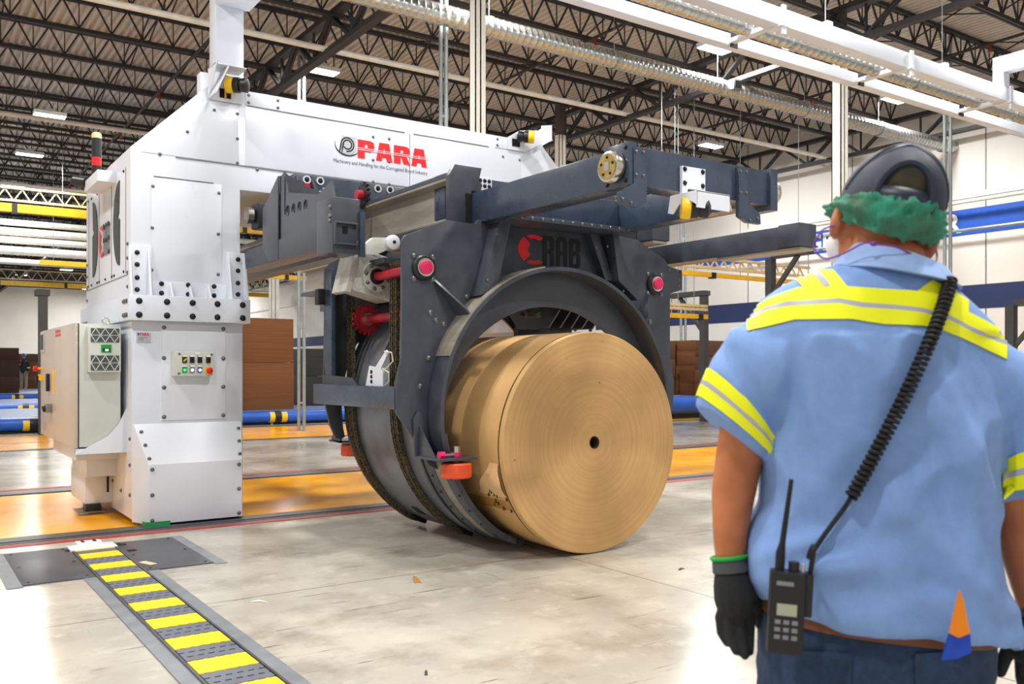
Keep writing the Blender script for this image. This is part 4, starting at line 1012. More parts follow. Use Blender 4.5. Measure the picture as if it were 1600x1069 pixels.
# gearbox (tilted) with torque arm
M = Matrix.Rotation(R(14), 3, 'Y'); c = Vector((3.0, 6.26, 2.0))
def G(x, y, z): return c + M @ Vector((x, y, z))
gb = MB().obox(G(0, 0, 0), M, 0.17, 0.12, 0.15).build('gearbox', 'cast_grey', rg, bevel=0.02)
MB().obox(G(-0.19, 0, -0.01), M, 0.022, 0.13, 0.165).build('gearbox_cover', 'cast_grey', gb, bevel=0.006)
MB().obox(G(0.02, 0, 0.165), M, 0.19, 0.10, 0.016).build('gearbox_top', 'cast_grey', gb, bevel=0.006)
MB().pipe(G(0, -0.11, 0), G(0, -0.15, 0), 0.115, 0.06).build('output_flange', 'cast_grey', gb)
MB().pipe(G(0, -0.14, 0), G(0, -0.165, 0), 0.058, 0.034).build('flange_seal', 'black_rubber', gb)
for k in range(8): t = R(45 * k); bolt(gb, G(0.092 * math.cos(t), -0.15, 0.092 * math.sin(t)), 0.012)
for dx, dz in ((0.12, 0.10), (-0.12, 0.10), (0.12, -0.10), (-0.12, -0.10)): MB().cyl(G(dx, -0.115, dz), G(dx, -0.124, dz), 0.03, n=14).build('casting_boss', 'dark_steel' if dx > 0 < dz else 'cast_grey', gb)
ta = MB().prism([(2.84, 2.14), (2.93, 2.145), (3.07, 2.21), (3.06, 2.285), (2.90, 2.27), (2.83, 2.21)], 'Y', 5.98, 6.04).build('torque_arm', 'cabinet_grey', rg, bevel=0.008)
MB().lathe([(0.055, 0), (0.055, -0.03), (0.04, -0.04)], (3.055, 5.98, 2.245), 'Y').build('arm_roller', 'white_sheet', ta); bolt(ta, (3.055, 5.945, 2.245), 0.014, 'Y', 'k')
m = MB(); m.tube([(2.91, 6.70, 1.95), (2.92, 6.62, 2.08), (2.98, 6.5, 2.16), (3.06, 6.45, 2.18)], 0.008); m.build('hose', 'cord_cream', rg)
MB().box(2.80, 2.86, 6.76, 6.84, 1.82, 1.95).build('limit_switch', 'black_plastic', rg, bevel=0.01)
# guide wheels with brackets
x, z = PY(672, 675, 5.39)
MB().prism([PY(a, b, 5.385) for a, b in ((645, 655), (652, 643), (660, 645), (664, 690), (667, 714), (648, 714))], 'Y', 5.375, 5.40).build('wheel_bracket', 'slate_paint', rg, bevel=0.002)
MB().prism([PZ(a, b, 0.715) for a, b in ((648, 712), (690, 717), (716, 711), (712, 707), (690, 708), (655, 709))], 'Z', 0.70, 0.718).build('wheel_plate', 'slate_paint', rg)
MB().box(2.93, 3.22, 5.06, 5.40, 0.70, 0.716).build('wheel_plate', 'slate_paint', rg, bevel=0.002)
MB().prism([(5.40, 0.716), (5.16, 0.716), (5.40, 0.95)], 'X', 2.95, 2.962).build('wheel_gusset', 'slate_paint', rg)
for wx, wy in ((3.10, 5.13), (3.19, 6.95)):
    o = MB().lathe([(0.05, -0.05), (0.095, -0.05), (0.103, -0.04), (0.103, 0.04), (0.095, 0.05), (0.05, 0.05)], (wx, wy, 0.63), 'Z', 32).build('guide_wheel', 'orange_wheel', rg)
    MB().lathe([(0.05, -0.052), (0.05, 0.053)], (wx, wy, 0.63), 'Z').build('wheel_hub', 'dark_steel', o)
    MB().cyl((wx, wy, 0.68), (wx, wy, 0.78), 0.02, n=12).cyl((wx, wy, 0.72), (wx, wy, 0.75), 0.034, n=6).build('wheel_pin', 'pink_hub', o)
    MB().cyl((wx, wy, 0.75), (wx, wy, 0.79), 0.026, n=6).build('wheel_nut', 'bright_steel', o)
MB().cyl((2.98, 5.12, 0.735), (3.08, 5.12, 0.735), 0.011, n=8).build('adjust_rod', 'bright_steel', rg); MB().cyl((2.96, 5.12, 0.735), (3.0, 5.12, 0.735), 0.028, n=6).build('adjust_nut', 'pink_hub', rg)
MB().box(3.02, 3.30, 6.83, 7.06, 0.70, 0.716).build('wheel_plate', 'slate_paint', rg)
MB().prism([(6.83, 0.70), (7.02, 0.716), (6.83, 0.95)], 'X', 3.02, 3.035).build('rear_bracket', 'slate_paint', rg)
# inside the arch: ribs and a roller
for k in range(5):
    X = 4.60 + 0.12 * k
    MB().prism([(5.95, 1.80), (6.1, 1.66), (6.55, 1.66), (6.7, 1.80), (6.7, 2.08), (5.95, 2.08)], 'X', X, X + 0.016).build('inner_rib', 'slate_paint', rg)
    MB().bar((X + 0.02, 6.3, 2.06), (X - 0.12, 6.3, 1.76), 0.016, 0.05).build('rib_brace', 'slate_paint', rg)
MB().box(2.95, 5.2, 5.9, 6.75, 2.08, 2.12).build('inner_roof', 'slate_paint', rg)
MB().box(4.72, 5.35, 6.72, 6.79, 1.44, 2.08).build('inner_back', 'dark_steel', rg)
MB().box(3.35, 5.1, 6.74, 6.795, 1.84, 2.08).build('inner_back', 'dark_steel', rg)
MB().lathe([(0.05, -0.05), (0.09, -0.05), (0.09, 0.05), (0.05, 0.05)], (4.42, 6.1, 1.86), 'Y').build('top_roller', 'dark_steel', rg); MB().box(4.38, 4.52, 6.1, 6.14, 1.74, 1.80).build('roller_yoke', 'worn_steel', rg)
# =================================================================== paper roll
RX, RZ, RRAD, RY0, RY1 = 4.088, 0.786, 0.784, 4.88, 6.66
pr = thing('paper_roll', 'big kraft brown paper reel lying on the floor under the grabber', 'paper roll', (RX, 5.8, 0))
n = 96
def wob(t, k): return 1 + 0.0016 * math.sin(3 * t + k) + 0.0012 * math.sin(7 * t + 2 * k) - (0.006 * max(0, math.cos(t - R(292))) ** 24)
prof = [(0.775, RY0 + 0.0), (0.7815, RY0 + 0.004), (0.784, RY0 + 0.03), (0.7845, RY0 + 0.30), (0.784, RY0 + 0.32), (0.783, RY1 - 0.01), (0.775, RY1)]
m = MB(); rings = []
for r_, y in prof: rings.append([(r_ * wob(2 * math.pi * i / n, y * 3) * math.cos(2 * math.pi * i / n), y - RY0, r_ * wob(2 * math.pi * i / n, y * 3) * math.sin(2 * math.pi * i / n)) for i in range(n)])
m.loft(rings, cap=False); me = m.mesh('wrapped_side', 'kraft_paper', angle=50)
place('wrapped_side', me, pr, (RX, RY0, RZ))
m = MB(); rr = [0.7755, 0.6, 0.4, 0.2, 0.075, 0.068, 0.066, 0.045]; dy = [0.0, 0.002, 0.0, 0.001, 0.0, 0.002, 0.0, 0.0]
m.loft([[(r_ * math.cos(2 * math.pi * i / n), d_, r_ * math.sin(2 * math.pi * i / n)) for i in range(n)] for r_, d_ in zip(rr, dy)], cap=False)
place('roll_end', m.mesh('roll_end', 'kraft_face', angle=60), pr, (RX, RY0, RZ))
m = MB(); m.loft([[(r_ * math.cos(2 * math.pi * i / n), 0, r_ * math.sin(2 * math.pi * i / n)) for i in range(n)] for r_ in (0.775, 0.045)], cap=False)
place('roll_end', m.mesh('roll_end', 'kraft_face'), pr, (RX, RY1, RZ))
MB().pipe((RX, RY0 - 0.001, RZ), (RX, RY1, RZ), 0.0455, 0.040).build('core_tube', 'core_dark', pr)
MB().arc(RX, RZ, 0.7835, 0.7865, 95, 232, RY0 + 0.045, RY0 + 0.054, 60).build('wrap_edge', 'seam_dark', pr)
MB().arc(RX, RZ, 0.783, 0.7860, 208, 214, RY0 + 0.05, RY0 + 0.75, 6).build('tape_strip', 'tape_brown', pr)
m = MB(); nn_ = 10; rows = []
for i in range(nn_ + 1):
    a = 188 + 18 * i / nn_; r_ = 0.787 + 0.02 * math.sin(math.pi * i / nn_) ** 2
    rows.append([(RX + (r_ + 0.006 * math.sin(3 * j + i)) * math.cos(R(a)), RY0 + 0.06 + (0.10 + 0.25 * (i / nn_)) * j / 5, RZ + (r_ + 0.004 * math.sin(2 * j + i)) * math.sin(R(a))) for j in range(6)])
V_ = [[m.V(p) for p in r_] for r_ in rows]
for i in range(nn_):
    for j in range(5): m.F([V_[i][j], V_[i][j + 1], V_[i + 1][j + 1], V_[i + 1][j]])
m.build('torn_flap', 'kraft_light', pr)
random.seed(3); m = MB()
for k in range(14):
    a = R(203 + random.random() * 12); y = RY0 + 0.06 + random.random() * 0.22
    m.obox((RX + 0.788 * math.cos(a), y, RZ + 0.788 * math.sin(a)), Matrix.Rotation(random.random() * 3, 3, 'Z'), 0.008, 0.003, 0.012)
tag(m.build('torn_shreds', 'seam_dark', pr), kind='stuff')
# =================================================================== floor conveyor and hatches
fc = thing('floor_conveyor', 'slatted yellow and grey conveyor strip set flush in the floor', 'conveyor', (1.2, 5.2, 0))
CXa, CXb = 1.065, 1.335
MB().box(CXa - 0.005, CXb + 0.005, 2.2, 7.19, -0.02, 0.002).build('conveyor_bed', 'void_black', fc)
for x0_, x1_ in ((CXa - 0.085, CXa), (CXb, CXb + 0.09)):
    MB().box(x0_, x1_, 2.2, 6.08, -0.01, 0.006).build('conveyor_frame', 'frame_grey', fc); 
for x0_ in (CXa - 0.012, CXb): MB().box(x0_, x0_ + 0.012, 2.2, 7.12, 0, 0.014).build('conveyor_edge', 'hatch_steel', fc)
def slat(L, rows, gap, mat):
    m = MB(); w = CXb - CXa - 0.012; rl_ = L / rows; nt_ = 11
    for r_ in range(rows):
        y0_ = r_ * rl_; m.box(0, w, y0_ + gap / 2, y0_ + rl_ - gap / 2, 0.003, 0.012)
        for k in range(nt_):
            if (k + r_) % 2 == 0 or r_ == rows - 1:
                m.box(w * k / nt_, w * (k + 1) / nt_ - 0.004, y0_ + rl_ - gap / 2, y0_ + rl_ + (gap / 2 if r_ < rows - 1 else gap * (0.9 if k % 2 else 0.0) + 0.001), 0.003, 0.012)
    return m.mesh('slat', mat)
ys = slat(0.19, 2, 0.004, 'yellow_slat'); gs = slat(0.20, 3, 0.013, 'grey_slat')
for k in range(11):
    y = 6.86 - 0.40 * k
    place('yellow_slat', ys, fc, (CXa + 0.006, y - 0.19, 0)); place('grey_slat', gs, fc, (CXa + 0.006, y - 0.395, 0))
place('grey_slat', gs, fc, (CXa + 0.006, 6.865, 0), (0, 0, 0), (1, 0.55, 1))
MB().box(CXa - 0.02, CXb + 0.02, 7.0, 7.2, -0.01, 0.02).build('end_cover', 'white_sheet', fc, bevel=0.004)
MB().box(CXa + 0.05, CXb - 0.05, 7.2, 7.30, -0.01, 0.03).build('end_cover', 'white_sheet', fc, bevel=0.004)
MB().box(CXa + 0.005, CXb - 0.005, 6.975, 7.0, 0.003, 0.014).build('yellow_edge', 'yellow_slat', fc)
for dx in (0.085, 0.165): MB().box(CXa + dx, CXa + dx + 0.022, 7.215, 7.285, 0.029, 0.032).build('black_mark', 'black_print', fc)
def hatch(x0_, x1_, label, slots):
    h = thing('floor_hatch', label, 'hatch', ((x0_ + x1_) / 2, 6.65, 0), 'steel hatches beside the floor conveyor')
    MB().box(x0_, x1_, 6.09, 7.2, -0.01, 0.008).build('hatch_plate', 'hatch_steel', h, bevel=0.002)
    for a, b in slots:
        x, y = PZ(a, b); MB().box(x - 0.03, x + 0.03, y - 0.035, y + 0.035, 0.006, 0.0095).build('lift_hole', 'void_black', h)
    for x in (x0_ + 0.04, x1_ - 0.04):
        for y in (6.15, 6.65, 7.14): MB().cyl((x, y, 0.006), (x, y, 0.011), 0.01, n=8).build('hatch_screw', 'dark_steel', h)
    return h
hatch(0.645, 1.052, 'dark steel floor hatch left of the striped conveyor', [(109, 862)])
h2 = hatch(1.348, 1.78, 'dark steel floor hatch right of the striped conveyor, toward the machine', [(190, 853), (206, 862)])
x, y = PZ(231, 882); MB().obox((x, y, 0.009), Matrix.Rotation(R(20), 3, 'Z'), 0.025, 0.07, 0.0012).build('torn_label', 'beige_cap', h2)
MB().box(0.56, 0.645, 6.05, 7.24, -0.01, 0.004).build('hatch_frame', 'frame_grey', bpy.data.objects['floor_hatch']); MB().box(1.78, 1.86, 6.05, 7.24, -0.01, 0.004).build('hatch_frame', 'frame_grey', h2)
# scraps on the floor
def scrap(px, py, L, w, rz, mat, label, cat):
    x, y = PZ(px, py); m = MB(); m.loft([[(-L, -w, 0.001), (-L, w, 0.001), (-L, w, 0.003), (-L, -w, 0.003)], [(0, -w * .7, 0.006), (0, w * .9, 0.010), (0, w * .9, 0.012), (0, -w * .7, 0.008)], [(L, -w * .4, 0.001), (L, w * .2, 0.001), (L, w * .2, 0.003), (L, -w * .4, 0.003)]])
    o = place('floor_scrap', m.mesh('floor_scrap', mat), None, (x, y, 0), (0, 0, rz)); tag(o, label, cat)
scrap(650, 906, 0.09, 0.02, R(70), 'tape_brown', 'small brown cardboard scrap on the floor below the grabber', 'scrap')
scrap(405, 941, 0.05, 0.004, R(-40), 'white_print', 'short white paper sliver on the floor right of the conveyor', 'scrap')
scrap(666, 1052, 0.03, 0.006, R(60), 'dark_board', 'tiny dark splinter at the bottom edge of the floor', 'scrap')
scrap(1065, 890, 0.03, 0.008, R(10), 'dark_board', 'tiny dark chip on the floor in front of the paper roll', 'scrap')
# =================================================================== overhead runs
def duct(name, label, y, z, r, x0, x1, hang=True, mat='galvanised', grp=None):
    o = thing(name, label, 'duct', ((x0 + x1) / 2, y, z), grp)
    prof = []; x = x0
    while x < x1: prof += [(r, x), (r, x + 0.10), (r + 0.007, x + 0.108), (r + 0.007, x + 0.118), (r, x + 0.126)]; x += 0.126
    m = MB(); c = Vector((0, y, z)); m.lathe(prof, c, 'X', 18); m.build('duct_run', mat, o, angle=60)
    x = x0 + 1.3
    while x < x1:
        MB().pipe((x, y, z), (x + 0.05, y, z), r + 0.022, r, 24).build('duct_clamp', mat, o)
        if hang: MB().cyl((x + 0.025, y, z + r), (x + 0.025, y, ZD - 0.5), 0.006, n=6).build('hanger_rod', 'pipe_grey', o)
        x += 2.7
    return o
d1 = duct('spiral_duct', 'long galvanised spiral duct crossing above the gantry beam', 12.25, 6.9, 0.155, 4.0, 21.9)
p = PY(1150, 133, 12.05); MB().box(p[0] - 0.12, p[0] + 0.12, 12.0, 12.12, p[1] - 0.10, p[1] + 0.10).build('duct_grille', 'frame_grey', d1, bevel=0.01); MB().box(p[0] - 0.09, p[0] + 0.09, 11.99, 12.0, p[1] - 0.07, p[1] + 0.07).build('grille_opening', 'grille_dark', d1)
duct('spiral_duct', 'thin bright spiral duct lying between the two white overhead beams', 7.08, 5.31, 0.085, 5.0, 19.0, False)
ob = thing('overhead_beam', 'pair of white hanging service beams with clamps in the upper right', 'beam', (11, 7, 5.2))
x = 3.2; k = 0
while x < 19.5:
    L = 2.55
    MB().box(x, x + L - 0.012, 6.60, 6.78, 5.2, 5.40).build('beam_segment', 'white_paint', ob, bevel=0.004)
    MB().box(x, x + L - 0.012, 7.35, 7.50, 5.2, 5.34).build('beam_segment', 'white_paint', ob, bevel=0.004)
    MB().box(x - 0.07, x + 0.06, 6.56, 6.80, 5.185, 5.20).box(x - 0.03, x + 0.03, 6.57, 6.60, 5.1, 5.43).build('beam_clamp', 'white_sheet', ob)
    MB().box(x - 0.05, x + 0.05, 6.78, 7.36, 5.22, 5.27).build('cross_tie', 'white_sheet', ob)
    MB().box(x - 0.02, x + 0.10, 7.34, 7.36, 5.18, 5.36).build('joint_cover', 'dark_steel', ob)
    MB().cyl((x + 0.9, 6.69, 5.4), (x + 0.9, 6.69, ZD), 0.007, n=6).build('hanger_rod', 'pipe_grey', ob)
    MB().box(x + 0.85, x + 0.95, 6.62, 6.76, 5.40, 5.46).build('hanger_clamp', 'white_sheet', ob)
    x += L; k += 1
MB().box(13.25, 13.42, 6.62, 6.78, 5.40, 5.62).build('bracket_post', 'white_paint', ob); MB().box(13.25, 13.42, 4.2, 6.78, 5.62, 5.86).build('bracket_arm', 'white_paint', ob, bevel=0.004)
# vertical conduits
def conduits(pxs, dist, z0, z1, label, mat='pipe_grey', r=0.035):
    p = PD(pxs[0], 500, dist); o = thing('conduit_drop', label, 'conduit', (p.x, p.y, z0))
    for a in pxs:
        q = PD(a, 500, dist); MB().cyl((q.x, q.y, z0), (q.x, q.y, z1), r, n=10).build('conduit_pipe', mat, o)
    z = z0 + 0.6
    while z < z1 - 0.3:
        a, b = PD(pxs[0], 500, dist), PD(pxs[-1], 500, dist); MB().bar((a.x, a.y, z), (b.x, b.y, z), 0.05, 0.04).build('conduit_strap', mat, o); z += 1.6
conduits((467, 475), 19, 0.0, 8.27, 'pair of grey conduits dropping beside the tall brown cardboard stack')
conduits((689, 697), 14.5, 3.2, 8.27, 'pair of grey conduits dropping left of the middle cream column')
conduits((1476, 1485), 18.5, 2.6, 8.27, 'pair of grey conduits dropping to the right of the worker\'s head')
conduits((1064, 1071), 28, 0.0, 6.0, 'pair of thin conduits on the wall right of the grabber', r=0.04)
conduits((266, 270), 24, 5.5, 8.27, 'short dark conduit hanging behind the gantry slope', 'dark_post', 0.05)
# wall pipe
wp_ = thing('wall_pipe', 'thin white pipe running along the white wall above the blue band', 'pipe', (21.6, 14, 4.9))
MB().cyl((21.6, 4, 5.42), (21.6, 30, 5.42), 0.05, n=10).build('pipe_run', 'pipe_white', wp_)
for y in (9.0, 13.2, 19.5, 24): MB().cyl((21.6, y, 5.42), (22.0, y, 5.42), 0.02, n=6).cyl((21.58, y, 5.36), (21.58, y, 5.5), 0.06, n=8).build('pipe_bracket', 'sprinkler_red' if y in (9.0, 19.5) else 'frame_grey', wp_)
wp2 = thing('wall_pipe', 'thin grey pipe crossing the lettering on the blue band', 'pipe', (21.5, 12, 4.7))
MB().cyl((21.7, 4, 4.74), (21.7, 19, 4.74), 0.04, n=10).build('pipe_run', 'pipe_grey', wp2); MB().cyl((21.7, 9.2, 4.74), (22, 9.2, 4.74), 0.03, n=6).build('pipe_bracket', 'sprinkler_red', wp2)
# pipe rack at the far left
for i, (yp, r) in enumerate(((352, 0.11), (366, 0.14), (379, 0.12), (395, 0.15), (412, 0.11))):
    z = CH + (CY0 - yp) / CF * 32.2
    o = MB().cyl((-2, 36, z), (21.5, 36, z), r, n=14).build('overhead_pipe', 'pipe_white')
    tag(o, ['uppermost of five white pipes stacked behind the gantry at far left', 'second from top of five white pipes at far left', 'middle one of five white pipes at far left', 'thickest, fourth from top of five white pipes at far left', 'lowest of five white pipes at far left'][i], 'pipe', 'white pipes behind the gantry')
def crane(name, label, x0, x1, y, z, h, truss=0.45, mat='crane_yellow'):
    o = thing(name, label, 'crane', ((x0 + x1) / 2, y, z)); MB().box(x0, x1, y - h / 2, y + h / 2, z, z + h).build('crane_beam', mat, o)
    if truss:
        for zz in (z + h + 0.08, z + h + truss): MB().box(x0, x1, y - 0.04, y + 0.04, zz, zz + 0.06).build('truss_chord', 'beige_cap', o)
        m = MB(); x = x0; st = truss
        while x < x1 - st: m.bar((x, y, z + h + 0.1), (x + st / 2, y, z + h + truss), 0.03); m.bar((x + st / 2, y, z + h + truss), (x + st, y, z + h + 0.1), 0.03); x += st
        tag(m.build('truss_web', 'beige_cap', o), kind='stuff')
    for xs_ in (x0 + 0.4, (x0 + x1) / 2, x1 - 0.4): MB().cyl((xs_, y, z + h), (xs_, y, ZD - 0.03), 0.008, n=6).build('suspension_rod', 'pipe_grey', o)
    k = x0 + 1.5
    while k < x1: MB().box(k, k + 0.14, y - h * 0.6, y + h * 0.6, z - 0.03, z + h * 1.05).build('trolley_clip', 'black_plastic', o); k += 3.4
crane('bridge_crane', 'yellow crane beam with cream lattice crossing behind the signal light', -2, 10.5, 30.0, 5.93, 0.24)
crane('bridge_crane', 'lower thin yellow crane beam far behind the electrical cabinet', 0, 21, 58.0, 6.1, 0.26, 0.6)
crane('bridge_crane', 'far yellow beam seen under the carriage rail near the cardboard stack', 4, 21, 33.0, 4.75, 0.16, 0)
crane('jib_crane', 'thin yellow jib rail with cream lattice below the dark rail end at right', 13.6, 18.6, 14.0, 3.38, 0.10, 0.3)
crane('jib_crane', 'short yellow jib beam beside the right edge of the grabber', 13.4, 15.2, 14.2, 2.45, 0.10, 0.16)
def wall_jib(px, py, dist, L, label, h):
    p = PD(px, py, dist); o = thing('wall_jib', label, 'jib post', (p.x, p.y, 0))
    MB().box(p.x - 0.08, p.x + 0.08, p.y - 0.08, p.y + 0.08, 0, p.z).build('jib_post', 'dark_post', o); MB().box(p.x - 0.12, p.x + 0.12, p.y - 0.1, p.y + L, p.z, p.z + 0.12).build('jib_arm', 'dark_post', o)
    MB().bar((p.x, p.y + 0.05, p.z - h), (p.x, p.y + L * 0.7, p.z), 0.08).build('jib_brace', 'dark_post', o); MB().cyl((p.x, p.y + L * .95, p.z - 0.5), (p.x, p.y + L * .95, p.z), 0.012, n=6).build('hoist_cable', 'pipe_grey', o)
wall_jib(1100, 462, 22.5, 1.2, 'dark steel jib post standing at the wall right of the grabber', 0.9)
wall_jib(1204, 404, 19, -1.0, 'dark steel jib post just left of the worker\'s shoulder below the blue band', 0.9)
wall_jib(67, 462, 18, 0.3, 'dark steel post standing behind the electrical cabinet', 0.5)
wall_jib(1580, 478, 17, -1.0, 'dark steel jib post at the right edge beyond the worker\'s shoulder', 0.9)
# =================================================================== stacks, platforms
def pile(name, label, x0, x1, y0, y1, z0, hs, mat, grp='piles of cardboard on the conveyors'):
    o = thing(name, label, 'cardboard stack', ((x0 + x1) / 2, (y0 + y1) / 2, z0), grp); z = z0
    for i, h in enumerate(hs):
        d = 0.012 * math.sin(5 * i + x0)
        MB().box(x0 + d, x1 + d, y0 - d, y1 - d, z, z + h - 0.006).build('sheet_bundle', mat, o, bevel=0.006); z += h
pile('cardboard_stack', 'tall brown cardboard stack right behind the white gantry leg', 6.0, 8.19, 21.3, 22.6, 0.33, (1.15, 1.08), 'cardboard_brown')
pile('board_stack', 'narrow black board stack right of the two conduits', 9.1, 9.74, 23.0, 24.0, 0.33, (0.8, 0.75), 'dark_board', 'dark board piles')
pile('cardboard_stack', 'dark brown cardboard stack at the left edge of the picture', 2.6, 4.43, 43, 45, 0.33, (0.7, 0.7, 0.5), 'cardboard_dark')
pile('cardboard_stack', 'brown cardboard stack behind the far worker in the blue helmet', 5.2, 7.4, 52, 53.5, 0.33, (0.7, 0.7, 0.4), 'cardboard_mid')
b0 = 17.9
pile('cardboard_stack', 'brown cardboard stack touching the grabber edge, leftmost at right', 16.2, 17.9, 17.9, 19.0, 0.6, (0.5, 0.5, 0.45), 'cardboard_mid')
pile('cardboard_stack', 'brown cardboard stack second from the grabber edge', 17.98, 18.7, 17.9, 19.0, 0.6, (0.42, 0.42, 0.4, 0.28), 'cardboard_brown')
pile('cardboard_stack', 'tallest brown cardboard stack beside the worker\'s blue sleeve', 18.75, 20.2, 18.0, 19.0, 0.6, (0.55, 0.55, 0.45), 'cardboard_mid')
pile('cardboard_stack', 'low brown cardboard stack standing in front of the taller ones at right', 18.0, 19.3, 17.2, 17.8, 0.6, (0.36, 0.34), 'cardboard_brown')
pile('cardboard_stack', 'small tan box pile between conduits and grabber upright', 11.0, 12.4, 30.0, 31, 0.33, (0.7, 0.5), 'cardboard_brown')
def platform(label, x0, x1, y0, y1, z1, marks=()):
    o = thing('belt_conveyor', label, 'conveyor', ((x0 + x1) / 2, y0, 0)); r = z1 * 0.40
    MB().box(x0, x1, y0, y1, z1 - 0.04, z1).build('belt_top', 'belt_top', o)
    MB().cyl((x0, y0, z1 - r), (x1, y0, z1 - r - 0.014), r, n=20).build('front_roller', 'blue_belt', o)
    MB().box(x0, x1, y0 + 0.1, y1, 0, z1 - 0.04).build('conveyor_base', 'dark_post', o)
    x = x0 + 0.8
    while x < x1: MB().box(x, x + 0.05, y0 - 0.02, y0 + 0.06, 0, z1 - r).build('support_leg', 'frame_grey', o); x += 2.2
    for xm in marks: MB().cyl((xm, y0, z1 - r - 0.014), (xm + 0.42, y0, z1 - r - 0.014), r + 0.006, n=20).build('yellow_sleeve', 'yellow_plastic', o); MB().cyl((xm + 0.12, y0, z1 - r - 0.014), (xm + 0.28, y0, z1 - r - 0.014), r + 0.012, n=20).build('black_sleeve', 'black_plastic', o)
platform('long blue belt conveyor carrying the tall brown stack behind the gantry', 0.0, 15.5, 20.75, 25.5, 0.33, (7.35, 2.2))
platform('blue belt conveyor further back at far left beyond the first one', 0.0, 13.0, 29.5, 34.0, 0.33, (3.0, 9.0))
platform('farthest blue belt conveyor below the worker in the blue helmet', 0.0, 14.0, 41.5, 54.0, 0.33, (4.0,))
platform('blue belt conveyor under the cardboard stacks at right', 15.8, 21.5, 17.1, 19.4, 0.6, (19.5,))
# =================================================================== far worker
def fuse(name, chains, mat, parent, voxel, smooth=4, balls=(), n=12):
    m = MB()
    for ch in chains:
        pts = [Vector(p) for p, r in ch]; rs = [r for p, r in ch]
        m.tube(pts, rs, n)
        for p, r in zip(pts, rs): m.ball(p, r * 0.99, n, 8)
    for b in balls: m.ball(*b)
    o = m.build(name, mat, parent, local=True)
    return remesh(o, voxel, smooth)
fp = (5.40, 50.4)
fw = thing('person', 'far worker in blue helmet and navy jacket standing between the stacks', 'person', (fp[0], fp[1], 0.33), None, CA - R(90))
fuse('body', [[((0, 0, 0.95), 0.14), ((0, 0, 1.25), 0.15), ((0, 0, 1.42), 0.10), ((0, 0, 1.52), 0.05)], [((-0.1, 0, 0.92), 0.09), ((-0.11, 0, 0.5), 0.06), ((-0.12, 0, 0.06), 0.045), ((-0.12, -0.14, 0.04), 0.04)], [((0.1, 0, 0.92), 0.09), ((0.11, 0, 0.5), 0.06), ((0.12, 0, 0.06), 0.045), ((0.12, -0.14, 0.04), 0.04)],
              [((-0.19, 0, 1.38), 0.055), ((-0.24, -0.02, 1.1), 0.045), ((-0.1, -0.2, 1.2), 0.035), ((-0.06, -0.22, 1.24), 0.04)], [((0.19, 0, 1.38), 0.055), ((0.25, 0, 1.1), 0.045), ((0.24, -0.1, 0.85), 0.035), ((0.24, -0.12, 0.78), 0.04)], [((-0.19, 0, 1.38), 0.06), ((0.19, 0, 1.38), 0.06)]],
     'skin', fw, 0.02, 3, [((0, 0, 1.62), (0.08, 0.095, 0.11))])
fuse('jacket', [[((0, 0, 0.93), 0.165), ((0, 0, 1.25), 0.175), ((0, 0, 1.43), 0.11)], [((-0.19, 0, 1.38), 0.075), ((-0.24, -0.02, 1.1), 0.062), ((-0.13, -0.16, 1.18), 0.05)], [((0.19, 0, 1.38), 0.075), ((0.25, 0, 1.1), 0.062), ((0.24, -0.09, 0.9), 0.05)]], 'work_navy', fw, 0.02, 3)
fuse('trousers', [[((0, 0, 0.95), 0.15), ((-0.1, 0, 0.86), 0.105), ((-0.11, 0, 0.5), 0.08), ((-0.12, 0, 0.1), 0.065)], [((0, 0, 0.95), 0.15), ((0.1, 0, 0.86), 0.105), ((0.11, 0, 0.5), 0.08), ((0.12, 0, 0.1), 0.065)]], 'khaki', fw, 0.02, 3)
MB().lathe([(0.125, 1.66), (0.128, 1.68), (0.115, 1.70), (0.10, 1.75), (0.05, 1.79), (0.01, 1.80)], (0, 0, 0), 'Z').build('helmet', 'helmet_blue', fw, local=True)
MB().pipe((0.245, -0.02, 1.05), (0.245, -0.02, 1.1), 0.072, 0.05).build('sleeve_band', 'hi_vis', fw, local=True)
# =================================================================== the worker in the foreground (seen from behind)
PDIST = 1.5
pc = PD(1370, 578, PDIST)
wk = thing('person', 'worker seen from behind in blue hi-vis shirt, navy cap and green hairnet', 'person', (pc.x, pc.y, 0), None, CA - R(90))
XO = (1370 - 800) / CF * PDIST
CAML = Vector((-XO, -PDIST, CH))
def W(px, py, dy=0.0):
    d = PDIST + dy
    return Vector(((px - 800) / CF * d - XO, dy, CH + (CY0 - py) / CF * d))
def ring(Lp, Rp, ry, dy=0.0, n=40, ex=2.4, front=None):
    a, b = W(*Lp, dy), W(*Rp, dy); c = (a + b) / 2; h = (b - a) / 2; out = []
    for i in range(n):
        t = 2 * math.pi * i / n; co, si = math.cos(t), math.sin(t)
        k = abs(co) ** (2 / ex) * (1 if co >= 0 else -1); s_ = abs(si) ** (2 / ex) * (1 if si >= 0 else -1)
        out.append(c + h * k + Vector((0, (front or ry) * s_ if s_ > 0 else ry * s_, 0)))
    return out
